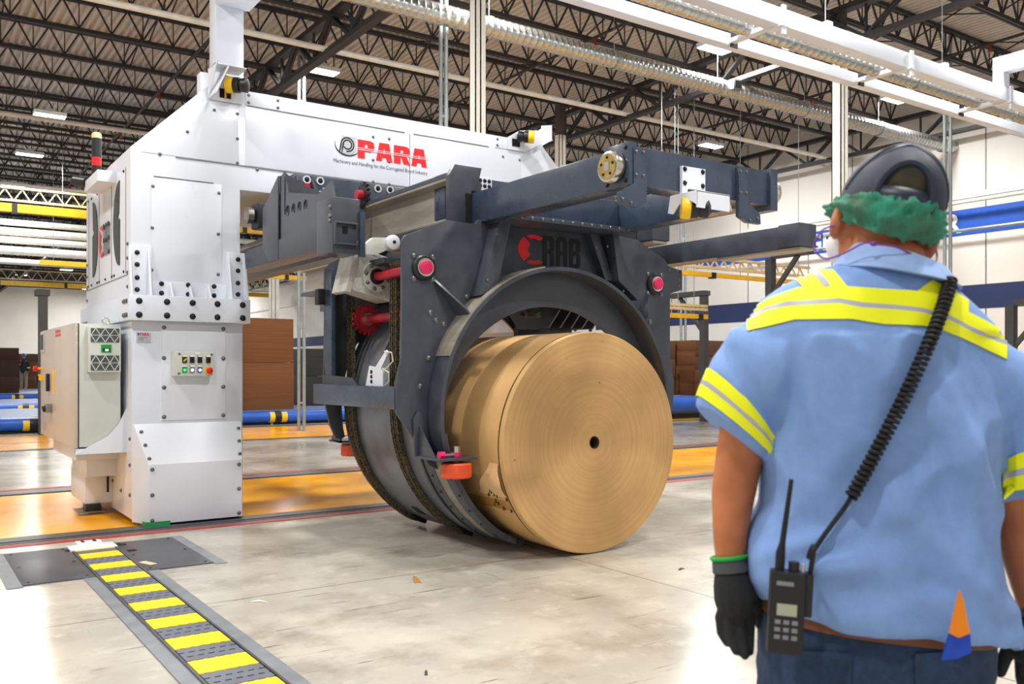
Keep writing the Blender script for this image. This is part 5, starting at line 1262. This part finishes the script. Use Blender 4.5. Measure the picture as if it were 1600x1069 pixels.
# ---- shirt
TOR = [((1335, 398), (1462, 430), 0.058), ((1308, 415), (1478, 449), 0.075), ((1240, 440), (1517, 482), 0.092), ((1192, 468), (1552, 517), 0.104), ((1172, 505), (1566, 555), 0.114),
       ((1176, 560), (1564, 612), 0.122), ((1184, 640), (1556, 680), 0.127), ((1192, 720), (1547, 745), 0.127), ((1192, 790), (1540, 800), 0.128), ((1176, 850), (1538, 855), 0.134), ((1176, 892), (1546, 905), 0.142), ((1190, 934), (1570, 990), 0.147)]
SLL = [((1196, 478), (1236, 640), 0.085), ((1146, 528), (1208, 645), 0.083), ((1112, 588), (1198, 685), 0.078), ((1087, 634), (1191, 716), 0.072)]
SLR = [((1505, 650), (1548, 520), 0.085), ((1540, 660), (1592, 560), 0.083), ((1543, 720), (1634, 650), 0.078), ((1545, 782), (1652, 752), 0.072)]
m = MB(); m.loft([ring(a, b, r) for a, b, r in TOR])
for SL in (SLL, SLR): m.loft([ring(a, b, r, 0.0, 28, 2.1) for a, b, r in SL])
shirt = m.build('shirt', 'shirt_blue', wk, local=True)
remesh(shirt, 0.0075, 10)
me = shirt.data
fold = [((1205, 905), (1340, 880), 0.010, 16), ((1200, 870), (1300, 840), 0.009, 12), ((1440, 610), (1548, 800), 0.009, 15), ((1480, 600), (1540, 760), 0.007, 11), ((1400, 800), (1540, 900), 0.008, 20), ((1300, 930), (1500, 915), -0.006, 16),
        ((1260, 560), (1240, 660), -0.005, 12), ((1225, 540), (1215, 620), 0.006, 10), ((1500, 900), (1570, 955), 0.007, 12), ((1380, 700), (1420, 820), 0.005, 20), ((1150, 560), (1190, 640), -0.006, 10), ((1240, 800), (1330, 690), 0.004, 18), ((1450, 680), (1500, 830), -0.006, 12), ((1300, 860), (1420, 830), -0.005, 14)]
SN = [v.normal.copy() for v in me.vertices]
for v in me.vertices:
    n_ = SN[v.index]; p = v.co.copy()
    d = 0.017 * noise.noise(Vector((p.x * 11, p.y * 9, p.z * 4.0))) + 0.004 * noise.noise(Vector((p.x * 26 + p.z * 8, p.y * 20, p.z * 11 + 7))) + 0.010 * (max(0, 1 - 2.6 * abs(noise.noise(Vector((p.x * 8 + p.z * 3.0, p.y * 5, p.z * 4.5 - p.x * 3 + 3))))) ** 1.5)
    dd = p.y + PDIST; px = 800 + (p.x + XO) / dd * CF; py = CY0 - (p.z - CH) / dd * CF
    if p.y < 0.02:
        for (ax, ay), (bx_, by_), h, w in fold:
            vx, vy = bx_ - ax, by_ - ay; t = max(0, min(1, ((px - ax) * vx + (py - ay) * vy) / (vx * vx + vy * vy)))
            q = math.hypot(px - ax - t * vx, py - ay - t * vy); d += h * 1.5 * math.exp(-(q / (w * 1.5)) ** 2) * (0.5 + 0.5 * math.sin(math.pi * (0.15 + 0.7 * t)))
    if py < 520: d *= 0.35
    v.co = p + n_ * d
me.update()
bv = BVHTree.FromPolygons([v.co.copy() for v in me.vertices], [tuple(f.vertices) for f in me.polygons])
def poly_at(pts, t):
    L = [0]
    for a, b in zip(pts, pts[1:]): L.append(L[-1] + math.hypot(b[0] - a[0], b[1] - a[1]))
    s = t * L[-1]
    for i in range(len(pts) - 1):
        if s <= L[i + 1] or i == len(pts) - 2:
            k = (s - L[i]) / max(1e-9, L[i + 1] - L[i]); return (pts[i][0] + (pts[i + 1][0] - pts[i][0]) * k, pts[i][1] + (pts[i + 1][1] - pts[i][1]) * k)
def decal(name, top, bot, mat, off=0.0025, N=60, K=6):
    m = MB(); V = []
    for i in range(N + 1):
        a, b = poly_at(top, i / N), poly_at(bot, i / N); row = []
        for j in range(K + 1):
            q = (a[0] + (b[0] - a[0]) * j / K, a[1] + (b[1] - a[1]) * j / K)
            d = (W(q[0], q[1], 0) - CAML).normalized(); h = bv.ray_cast(CAML, d)
            row.append(None if h[0] is None else m.V(h[0] + h[1] * off))
        V.append(row)
    for i in range(N):
        for j in range(K):
            q = [V[i][j], V[i + 1][j], V[i + 1][j + 1], V[i][j + 1]]
            if all(q) and max((q[a].co - q[b].co).length for a in range(4) for b in range(a)) < 0.05: m.F(q)
    return m.build(name, mat, shirt, local=True, angle=60)
top = [(1166, 489), (1202, 467), (1249, 450), (1316, 448), (1364, 451), (1428, 455), (1465, 463), (1553, 510), (1572, 522)]
gt = [(1168, 496), (1200, 480), (1229, 472), (1310, 467), (1347, 473), (1397, 477), (1441, 482), (1482, 493), (1516, 511), (1572, 534)]
gb_ = [(1168, 502), (1200, 486), (1229, 479), (1310, 474), (1347, 481), (1397, 484), (1441, 489), (1482, 500), (1516, 518), (1572, 541)]
bot = [(1168, 518), (1195, 512), (1242, 500), (1330, 499), (1381, 507), (1441, 509), (1465, 514), (1499, 527), (1572, 562)]
decal('hi_vis_band', top, gt, 'hi_vis'); decal('reflective_band', gt, gb_, 'reflective_tape'); decal('hi_vis_band', gb_, bot, 'hi_vis')
decal('hi_vis_strap', [(1244, 438), (1276, 417)], [(1258, 452), (1290, 452)], 'hi_vis', 0.0022, 8); decal('reflective_strap', [(1266, 423), (1274, 418)], [(1288, 449), (1298, 447)], 'reflective_tape', 0.0034, 6)
decal('hi_vis_strap', [(1277, 417), (1297, 417)], [(1292, 452), (1326, 451)], 'hi_vis', 0.0022, 8)
decal('hi_vis_strap', [(1456, 438), (1471, 446)], [(1430, 457), (1462, 466)], 'hi_vis', 0.0022, 8); decal('reflective_strap', [(1471, 446), (1480, 449)], [(1462, 466), (1476, 470)], 'reflective_tape', 0.0026, 6); decal('hi_vis_strap', [(1480, 449), (1512, 470)], [(1476, 470), (1512, 492)], 'hi_vis', 0.0022, 8)
def sleeve_band(SL, t0, t1, mat, name, off):
    m = MB(); V = []; rs = [ring(a, b, r, 0.0, 48, 2.1) for a, b, r in SL]; K = 4
    def at(t, i):
        k = min(len(rs) - 2, int(t)); f_ = t - k; return rs[k][i].lerp(rs[k + 1][i], f_)
    for i in range(48):
        row = []
        for j in range(K + 1):
            t = t0 + (t1 - t0) * j / K; c = sum((at(t, q) for q in range(48)), Vector()) / 48; p = at(t, i); d = (p - c)
            o_ = c + d * 1.8; h = bv.ray_cast(o_, -d.normalized(), d.length * 1.7)
            row.append(m.V(h[0] + h[1] * off) if h[0] is not None else m.V(p))
        V.append(row)
    for i in range(48):
        for j in range(K): m.F([V[i][j], V[(i + 1) % 48][j], V[(i + 1) % 48][j + 1], V[i][j + 1]])
    m.build(name, mat, shirt, local=True, angle=60)
for SL in (SLL, SLR):
    sleeve_band(SL, 1.95, 2.27, 'hi_vis', 'hi_vis_band', 0.0028); sleeve_band(SL, 2.27, 2.40, 'reflective_tape', 'reflective_band', 0.003); sleeve_band(SL, 2.40, 2.72, 'hi_vis', 'hi_vis_band', 0.0028)
# collar
m = MB(); m.loft([ring((1333, 381), (1466, 424), 0.066), ring((1329, 384), (1471, 428), 0.075), ring((1308, 412), (1482, 450), 0.098), ring((1302, 419), (1487, 457), 0.105), ring((1306, 421), (1483, 458), 0.097), ring((1338, 390), (1462, 430), 0.060)], cap=False)
m.build('collar', 'collar_blue', shirt, local=True, angle=50)
# ---- trousers, belt
m = MB()
m.loft([ring((1200, 915), (1544, 950), 0.120), ring((1194, 950), (1543, 985), 0.128), ring((1189, 1010), (1540, 1030), 0.136), ring((1186, 1069), (1536, 1075), 0.138), ring((1188, 1120), (1535, 1120), 0.13)])
def legring(x, z, rx, ry, y=0.0): return [Vector((x + rx * math.cos(t), y + ry * math.sin(t), z)) for t in [2 * math.pi * i / 32 for i in range(32)]]
HZ = W(1360, 1075).z
for s in (-1, 1):
    X = W(1361, 578).x
    m.loft([legring(X + s * 0.088, HZ + 0.04, 0.096, 0.125), legring(X + s * 0.092, HZ - 0.12, 0.092, 0.11), legring(X + s * 0.098, 0.45, 0.072, 0.08, 0.01), legring(X + s * 0.10, 0.2, 0.064, 0.072, 0), legring(X + s * 0.102, 0.05, 0.062, 0.07, 0)])
tr = m.build('trousers', 'denim', wk, local=True); remesh(tr, 0.009, 6)
TN = [v.normal.copy() for v in tr.data.vertices]
for v in tr.data.vertices:
    p = v.co.copy(); v.co = p + TN[v.index] * (0.005 * noise.noise(Vector((p.x * 12, p.y * 12, p.z * 22))) + 0.004 * noise.noise(Vector((p.x * 30, p.y * 30, p.z * 40))))
m = MB(); m.loft([ring((1194, 925), (1546, 968), 0.128), ring((1192, 925), (1548, 968), 0.132), ring((1190, 952), (1547, 990), 0.136), ring((1193, 952), (1545, 990), 0.130)], cap=False); belt = m.build('belt', 'belt_leather', tr, local=True)
bv_s = bv; bv = BVHTree.FromPolygons([v.co.copy() for v in tr.data.vertices], [tuple(f.vertices) for f in tr.data.polygons])
def tdecal(name, quad, mat, off):
    global shirt
    s_, shirt_ = shirt, tr
    m = MB(); V = []
    for i in range(11):
        a, b = poly_at(quad[0], i / 10), poly_at(quad[1], i / 10); row = []
        for j in range(9):
            q = (a[0] + (b[0] - a[0]) * j / 8, a[1] + (b[1] - a[1]) * j / 8); d = (W(*q, 0) - CAML).normalized(); h = bv.ray_cast(CAML, d); row.append(None if h[0] is None else m.V(h[0] + h[1] * off))
        V.append(row)
    for i in range(10):
        for j in range(8):
            q = [V[i][j], V[i + 1][j], V[i + 1][j + 1], V[i][j + 1]]
            if all(q): m.F(q)
    m.build(name, mat, tr, local=True)
tdecal('back_pocket', [[(1225, 1015), (1330, 1020)], [(1225, 1090), (1330, 1090)]], 'denim', 0.004); tdecal('back_pocket', [[(1428, 1022), (1535, 1012)], [(1430, 1100), (1520, 1100)]], 'denim', 0.004)
tdecal('belt_loop', [[(1366, 945), (1378, 945)], [(1366, 995), (1378, 995)]], 'denim', 0.012)
for s in (-1, 1):
    X = W(1361, 578).x + s * 0.102
    m = MB(); m.loft([[Vector((X + 0.05 * w_ * math.cos(t), y + 0.0 + l_ * math.sin(t), z)) for t in [2 * math.pi * i / 20 for i in range(20)]] for z, w_, l_, y in ((0.0, 1.0, 0.14, 0.06), (0.03, 1.0, 0.14, 0.06), (0.06, 0.95, 0.12, 0.045), (0.11, 0.95, 0.06, -0.01), (0.13, 0.9, 0.055, -0.01))])
    m.build('work_boot', 'black_rubber', wk, local=True)
# ---- body: one skin from head to hands
HR = Matrix.Rotation(R(16), 3, 'Y')
HC = W(1391, 318, 0.02)
def H(x, y, z): return HC + HR @ Vector((x, y, z))
shL, elL, wrL = W(1212, 560), W(1155, 715, 0.01), W(1141, 878, 0.0)
shR, elR, wrR = W(1525, 610), W(1588, 800, 0.01), W(1618, 950, -0.01)
body = fuse('body', [[(W(1388, 470), 0.07), (W(1388, 410), 0.058), (H(0, 0.0, -0.09), 0.062), (H(0, 0.01, -0.02), 0.07)],
                     [(W(1280, 535), 0.055), (W(1388, 520), 0.06), (W(1485, 560), 0.055)], [(W(1375, 520), 0.09), (W(1368, 700), 0.10), (W(1365, 900), 0.10), (W(1361, 1010), 0.11)],
                     [(W(1300, 600), 0.09), (W(1290, 900), 0.09)], [(W(1440, 600), 0.09), (W(1440, 900), 0.09)],
                     [(shL, 0.05), (W(1172, 640), 0.048), (elL, 0.040), (W(1146, 770, 0.01), 0.0375), (W(1141, 830), 0.030), (wrL, 0.025), (W(1142, 905), 0.026)],
                     [(shR, 0.05), (W(1568, 700), 0.048), (elR, 0.042), (W(1600, 860), 0.038), (wrR, 0.027), (W(1618, 975), 0.026)],
                     [(W(1310, 1010), 0.085), (Vector((W(1361, 578).x - 0.09, 0, 0.45)), 0.05), (Vector((W(1361, 578).x - 0.1, 0, 0.1)), 0.04)], [(W(1410, 1010), 0.085), (Vector((W(1361, 578).x + 0.09, 0, 0.45)), 0.05), (Vector((W(1361, 578).x + 0.1, 0, 0.1)), 0.04)],
                     [(H(0, 0.09, -0.01), 0.012), (H(0, 0.108, -0.035), 0.016)]],
            'skin', wk, 0.0065, 4, [(H(0, 0, 0), (0.070, 0.092, 0.094), 24, 14, HR), (H(0, 0.045, -0.065), (0.058, 0.058, 0.055), 20, 12, HR), (H(-0.078, -0.004, -0.052), (0.013, 0.022, 0.036), 14, 10, HR @ Matrix.Rotation(R(-22), 3, 'Z')), (H(0.078, -0.004, -0.052), (0.013, 0.022, 0.036), 14, 10, HR @ Matrix.Rotation(R(22), 3, 'Z'))])
for s in (-1, 1):
    e = MB().ball(H(s * 0.032, 0.083, 0.0), 0.014).build('eye', 'white_print', body, local=True); MB().ball(H(s * 0.032, 0.093, 0.0), 0.0065).build('iris', 'hair_dark', e, local=True) if False else None
    MB().tube([H(s * 0.018, 0.093, 0.022), H(s * 0.035, 0.09, 0.026), H(s * 0.05, 0.08, 0.02)], 0.004, 6).build('eyebrow', 'hair_dark', body, local=True)
MB().tube([H(-0.025, 0.094, -0.075), H(0, 0.104, -0.073), H(0.025, 0.094, -0.075)], 0.006, 8).build('lips', 'red_line', body, local=True)
# ---- hair, hairnet, cap
m = MB(); m.ball(H(0, -0.006, 0.012), (0.0715, 0.096, 0.080), 28, 16, HR); m.build('hair', 'hair_dark', wk, local=True)
m = MB(); NA, NT = 96, 12; V = []
for i in range(NA):
    az = 2 * math.pi * i / NA; row = []
    bk = max(0, -math.sin(az))
    for j in range(NT + 1):
        t = j / NT; z = -0.013 - t * (0.038 + 0.024 * bk)
        bul = math.sin(math.pi * min(1, 0.12 + t * 0.92))
        r_ = 0.010 * bul + 0.009 * noise.noise(Vector((math.cos(az) * 6, math.sin(az) * 6, t * 3.5))) + 0.006 * noise.noise(Vector((math.cos(az) * 14, math.sin(az) * 14, t * 7 + 3)))
        side = abs(math.cos(az)) ** 3
        rx, ry = 0.075 + r_ * (1 + 0.9 * side), 0.103 + r_ * 1.1
        sh = 1.0 - 0.22 * t * t * bk
        z += 0.010 * noise.noise(Vector((math.cos(az) * 5, math.sin(az) * 5, 9))) * (1 if j in (0, 1) else t)
        row.append(m.V(H(rx * math.cos(az) * (1 - 0.05 * t * bk), ry * math.sin(az) * sh - 0.002, z)))
    V.append(row)
for i in range(NA):
    for j in range(NT): m.F([V[i][j], V[(i + 1) % NA][j], V[(i + 1) % NA][j + 1], V[i][j + 1]])
m.build('hairnet', 'hairnet_teal', wk, local=True, angle=80)
cap = None
m = MB(); V = {}; NA, NE = 72, 20; RXc, RYc, RZc = 0.076, 0.103, 0.097
def CP(az, el, k=1.0): return H(RXc * k * math.cos(el) * math.cos(az), RYc * k * math.cos(el) * math.sin(az) - 0.003, -0.005 + RZc * k * math.sin(el))
AZC = 1.5 * math.pi - R(13)
def az_off(az): return (az - AZC + math.pi) % (2 * math.pi) - math.pi
for i in range(NA):
    for j in range(NE + 1): V[i, j] = m.V(CP(2 * math.pi * i / NA, R(-16) + R(105.5) * j / NE))
for i in range(NA):
    for j in range(NE):
        az = az_off(2 * math.pi * (i + .5) / NA); el = -16 + 105.5 * (j + .5) / NE
        if (az / R(31)) ** 2 + (max(0, el + 6) / 36) ** 2 < 1 and el > -5: continue
        m.F([V[i, j], V[(i + 1) % NA, j], V[(i + 1) % NA, j + 1], V[i, j + 1]])
cap = m.build('cap', 'cap_navy', wk, local=True, angle=80, normals=True)
so = cap.modifiers.new('thick', 'SOLIDIFY'); so.thickness = 0.004; so.offset = 1
pts = [CP(AZC + R(32) * math.cos(R(a)), R(-6 + 37 * math.sin(R(a))), 1.02) for a in range(0, 181, 10)]
MB().tube(pts, 0.0075, 8).build('opening_rim', 'cap_navy', cap, local=True)
pts = [CP(AZC + R(-62 + 124 * k / 20), R(20 + 46 * math.sin(math.pi * k / 20)), 1.015) for k in range(21)]
MB().tube(pts, [0.003 + 0.004 * math.sin(math.pi * k / 20) for k in range(21)], 8).build('cap_seam', 'cap_shell', cap, local=True)
pts = [CP(AZC + R(-78 + 156 * k / 24), R(4 + 72 * math.sin(math.pi * k / 24)), 1.02) for k in range(25)]
MB().tube(pts, 0.006, 8).build('cap_ridge', 'cap_shell', cap, local=True)
m = MB(); rows = []
for k in range(13):
    a = AZC + R(-40 + 80 * k / 12); rows.append([m.V(CP(a, R(e), 1.035)) for e in (-14, -6, 3)])
for A_, B_ in zip(rows, rows[1:]):
    for j in range(2): m.F([A_[j], B_[j], B_[j + 1], A_[j + 1]])
st = m.build('cap_strap', 'cap_shell', cap, local=True); s2 = st.modifiers.new('t', 'SOLIDIFY'); s2.thickness = 0.004
MB().ball(H(0, 0, 0.093), (0.009, 0.009, 0.005), 12, 8).build('cap_button', 'cap_shell', cap, local=True)
m = MB(); rows = []
for k in range(17):
    a = R(30 + 120 * k / 16); rows.append([m.V(H(0.078 * math.cos(a), 0.102 * math.sin(a) + q * 0.07 * math.sin(a) ** 2, 0.012 - 0.02 * q - 0.018 * (math.cos(a) ** 2) * q)) for q in (0, 0.5, 1)])
for A_, B_ in zip(rows, rows[1:]):
    for j in range(2): m.F([A_[j], B_[j], B_[j + 1], A_[j + 1]])
bm_ = m.build('cap_visor', 'cap_navy', cap, local=True); s3 = bm_.modifiers.new('t', 'SOLIDIFY'); s3.thickness = 0.004
# ---- ear plug cord, mask edge
ep = fuse if False else None
pts = [W(1306, 352, 0.0), W(1285, 360, 0.01), W(1272, 385, 0.01), W(1288, 404, 0.0), W(1318, 396, -0.05), W(1350, 380, -0.075), W(1370, 382, -0.082), W(1400, 386, -0.085), W(1430, 400, -0.07), W(1458, 412, -0.03), W(1464, 402, 0.0), W(1462, 388, 0.0)]
def smooth_path(pts, n=6):
    out = []
    P_ = [pts[0]] + list(pts) + [pts[-1]]
    for i in range(1, len(P_) - 2):
        for k in range(n):
            t = k / n; p0, p1, p2, p3 = P_[i - 1], P_[i], P_[i + 1], P_[i + 2]
            out.append(0.5 * ((2 * p1) + (p2 - p0) * t + (2 * p0 - 5 * p1 + 4 * p2 - p3) * t * t + (3 * p1 - p0 - 3 * p2 + p3) * t ** 3))
    out.append(pts[-1]); return out
wrot = CA - R(90)
ec_ = thing('earplug_cord', 'thin purple ear plug cord around the worker\'s neck', 'ear plugs', (pc.x, pc.y, 0), None, wrot)
cd_ = MB().tube(smooth_path([Vector(p) for p in pts]), 0.0016, 6).build('cord', 'purple_cord', ec_, local=True)
MB().ball(W(1365, 381, -0.084), (0.006, 0.004, 0.004), 10, 6).build('cord_slider', 'purple_cord', ec_, local=True)
MB().ball(W(1311, 354, 0.03), 0.006, 10, 6).build('ear_plug', 'purple_cord', ec_, local=True)
fm = thing('face_mask', 'white face mask edge showing at the worker\'s left cheek', 'face mask', (pc.x, pc.y, 0), None, wrot)
m = MB(); m.ball(H(0, 0.066, -0.075), (0.064, 0.056, 0.045), 24, 14, HR); m.build('mask_shell', 'mask_white', fm, local=True)
MB().tube([H(-0.066, 0.05, -0.05), H(-0.076, 0.02, -0.035)], 0.002, 6).build('ear_loop', 'mask_white', fm, local=True)
# ---- gloves
def glove(wr, base, tips, thumb, mids, cuff_dir, parent):
    ch = [[(wr, 0.029), (wr.lerp(base, 0.5), 0.034), (base, 0.036)]]
    for b, mi, tp in zip(tips[0], mids, tips[1]): ch.append([(base, 0.022), (b, 0.0115), (mi, 0.0098), (tp, 0.0078)])
    ch.append([(thumb[0], 0.018), (thumb[1], 0.0135), (thumb[2], 0.0115), (thumb[3], 0.0095)])
    gl = fuse('glove', ch, 'glove_black', parent, 0.003, 2, n=12)
    d = (wr - base).normalized()
    MB().tube([wr + d * 0.0, wr + d * 0.022], [0.0315, 0.0295], 20, cap=False).build('glove_cuff', 'glove_cuff', gl, local=True)
    m = MB(); c = wr + d * 0.024; up = Vector((0, 1, 0)); a = d.cross(up).normalized(); b = d.cross(a)
    m.tube([c + (a * math.cos(t) + b * math.sin(t)) * 0.0295 for t in [2 * math.pi * i / 24 for i in range(25)]], 0.0035, 8); m.build('cuff_hem', 'green_hem', gl, local=True)
    return gl
glove(W(1143, 893), W(1149, 935, -0.005), ([W(1127, 966, 0.0), W(1141, 973, -0.012), W(1156, 973, -0.014), W(1170, 966, -0.008)], [W(1136, 1004, -0.01), W(1150, 1017, -0.026), W(1164, 1024, -0.03), W(1171, 1018, -0.02)]),
      (W(1160, 920), W(1178, 935, 0.01), W(1186, 955, 0.015), W(1188, 976, 0.015)), [W(1128, 988, -0.002), W(1143, 998, -0.016), W(1159, 1002, -0.02), W(1170, 996, -0.012)], None, wk)
glove(W(1619, 965, -0.01), W(1612, 1008, -0.01), ([W(1596, 1035, 0), W(1608, 1042, 0), W(1622, 1042, 0), W(1636, 1036, 0)], [W(1600, 1080, -0.02), W(1612, 1092, -0.02), W(1624, 1092, -0.02), W(1636, 1080, -0.02)]),
      (W(1600, 990), W(1580, 1008, 0.0), W(1570, 1028, 0.0), W(1563, 1050, 0.0)), [W(1596, 1060, 0), W(1608, 1068, 0), W(1622, 1068, 0), W(1636, 1060, 0)], None, wk)
# ---- two-way radio with coiled cord
rd = thing('two_way_radio', 'black two-way radio with antenna and coiled cord clipped to the worker\'s belt', 'radio', (pc.x, pc.y, 0), None, wrot)
RM = Matrix.Rotation(R(3), 3, 'Y') @ Matrix.Rotation(R(-14), 3, 'Z'); rc = W(1228, 955, -0.175)
def Q(x, y, z): return rc + RM @ Vector((x, y, z))
rb = MB().obox(rc, RM, 0.0255, 0.018, 0.060).build('radio_body', 'black_plastic', rd, local=True, bevel=0.005)
MB().obox(Q(0, -0.0182, 0.006), RM, 0.014, 0.0012, 0.0085).build('radio_screen', 'screen_pale', rb, local=True)
MB().obox(Q(-0.004, -0.0182, 0.044), RM, 0.012, 0.001, 0.003).build('radio_nameplate', 'frame_grey', rb, local=True)
for i in range(3):
    for j in range(3): MB().obox(Q(-0.012 + 0.012 * i, -0.0185, -0.012 - 0.011 * j), RM, 0.004, 0.0015, 0.003).build('radio_key', 'frame_grey', rb, local=True)
MB().tube([Q(-0.012, 0, 0.058), Q(-0.012, 0, 0.085), Q(-0.010, 0, 0.10), Q(-0.002, 0, 0.195)], [0.007, 0.007, 0.0045, 0.0032], 10).build('antenna', 'black_rubber', rd, local=True)
MB().cyl(Q(0.008, 0, 0.058), Q(0.008, 0, 0.074), 0.008, n=14).build('volume_knob', 'black_plastic', rd, local=True); MB().cyl(Q(0.021, 0, 0.058), Q(0.021, 0, 0.072), 0.0035, n=10).build('knob_pin', 'plate_silver', rd, local=True)
MB().obox(Q(0.030, 0.0, 0.028), RM, 0.006, 0.012, 0.032).build('cord_plug', 'black_plastic', rd, local=True, bevel=0.003)
MB().obox(Q(0, 0.030, 0.01), RM, 0.016, 0.012, 0.03).build('belt_clip', 'black_plastic', rd, local=True)
def back_pt(px, py, off):
    d = (W(px, py, 0) - CAML).normalized(); h = bv_s.ray_cast(CAML, d)
    return (h[0] + h[1] * off) if h[0] is not None else W(px, py, -0.12)
line = [back_pt(1476, 445, 0.012), back_pt(1466, 478, 0.016), back_pt(1440, 540, 0.018), back_pt(1402, 630, 0.018), back_pt(1365, 705, 0.018), back_pt(1330, 776, 0.018)]
cl = smooth_path(line, 30); hel = []; turns = 44; prev = None
Ls = [0]
for a, b in zip(cl, cl[1:]): Ls.append(Ls[-1] + (b - a).length)
for i in range(turns * 10 + 1):
    s = Ls[-1] * i / (turns * 10); k = min(len(cl) - 2, next((q for q in range(len(Ls) - 1) if Ls[q + 1] >= s), len(cl) - 2)); f_ = (s - Ls[k]) / max(1e-9, Ls[k + 1] - Ls[k]); c = cl[k].lerp(cl[k + 1], f_)
    d = (cl[k + 1] - cl[k]).normalized(); a = d.cross(Vector((0, 1, 0))).normalized(); b = d.cross(a); t = 2 * math.pi * i / 10; hel.append(c + (a * math.cos(t) + b * math.sin(t)) * 0.0082)
MB().tube(hel, 0.0036, 6).build('coiled_cord', 'black_rubber', rd, local=True)
MB().tube(smooth_path([line[-1], back_pt(1318, 795, 0.008), back_pt(1290, 835, 0.012), back_pt(1265, 868, 0.016), Q(0.034, -0.004, 0.10), Q(0.031, 0, 0.055)]), 0.0038, 8).build('straight_cord', 'black_rubber', rd, local=True)
MB().tube(smooth_path([line[0], back_pt(1484, 436, 0.01), W(1492, 440, 0.02), W(1500, 470, 0.10)]), 0.0035, 8).build('cord_lead', 'black_rubber', rd, local=True)
# ---- cloth in the pocket, tool at the hip
cl_ = thing('pocket_cloth', 'orange and blue cloth sticking out of the worker\'s back pocket', 'cloth', (pc.x, pc.y, 0), None, wrot)
def sheet(name, pts, dy, mat, par, th=0.004):
    m = MB(); A_ = [W(a, b, dy + 0.004 * math.sin(a * 0.3)) for a, b in pts]; m.loft([A_, [p + Vector((0, th, 0)) for p in A_]]); m.build(name, mat, par, local=True)
sheet('orange_end', [(1500, 922), (1506, 940), (1516, 990), (1498, 997), (1484, 990)], -0.176, 'orange_cloth', cl_); sheet('blue_end', [(1484, 990), (1498, 997), (1516, 990), (1518, 1020), (1495, 1030), (1472, 1032)], -0.172, 'blue_cloth', cl_)
tl = thing('hip_tool', 'yellow tool hanging at the worker\'s right hip', 'tool', (pc.x, pc.y, 0), None, wrot)
sheet('tool_body', [(1548, 965), (1556, 945), (1570, 955), (1578, 975), (1572, 1010), (1552, 1002), (1540, 990)], -0.02, 'yellow_plastic', tl, 0.03); sheet('tool_clip', [(1530, 975), (1542, 975), (1542, 1025), (1532, 1025)], -0.03, 'black_plastic', tl, 0.02); sheet('tool_strap', [(1533, 1008), (1539, 1008), (1539, 1056), (1533, 1056)], -0.045, 'blue_cloth', tl, 0.006)
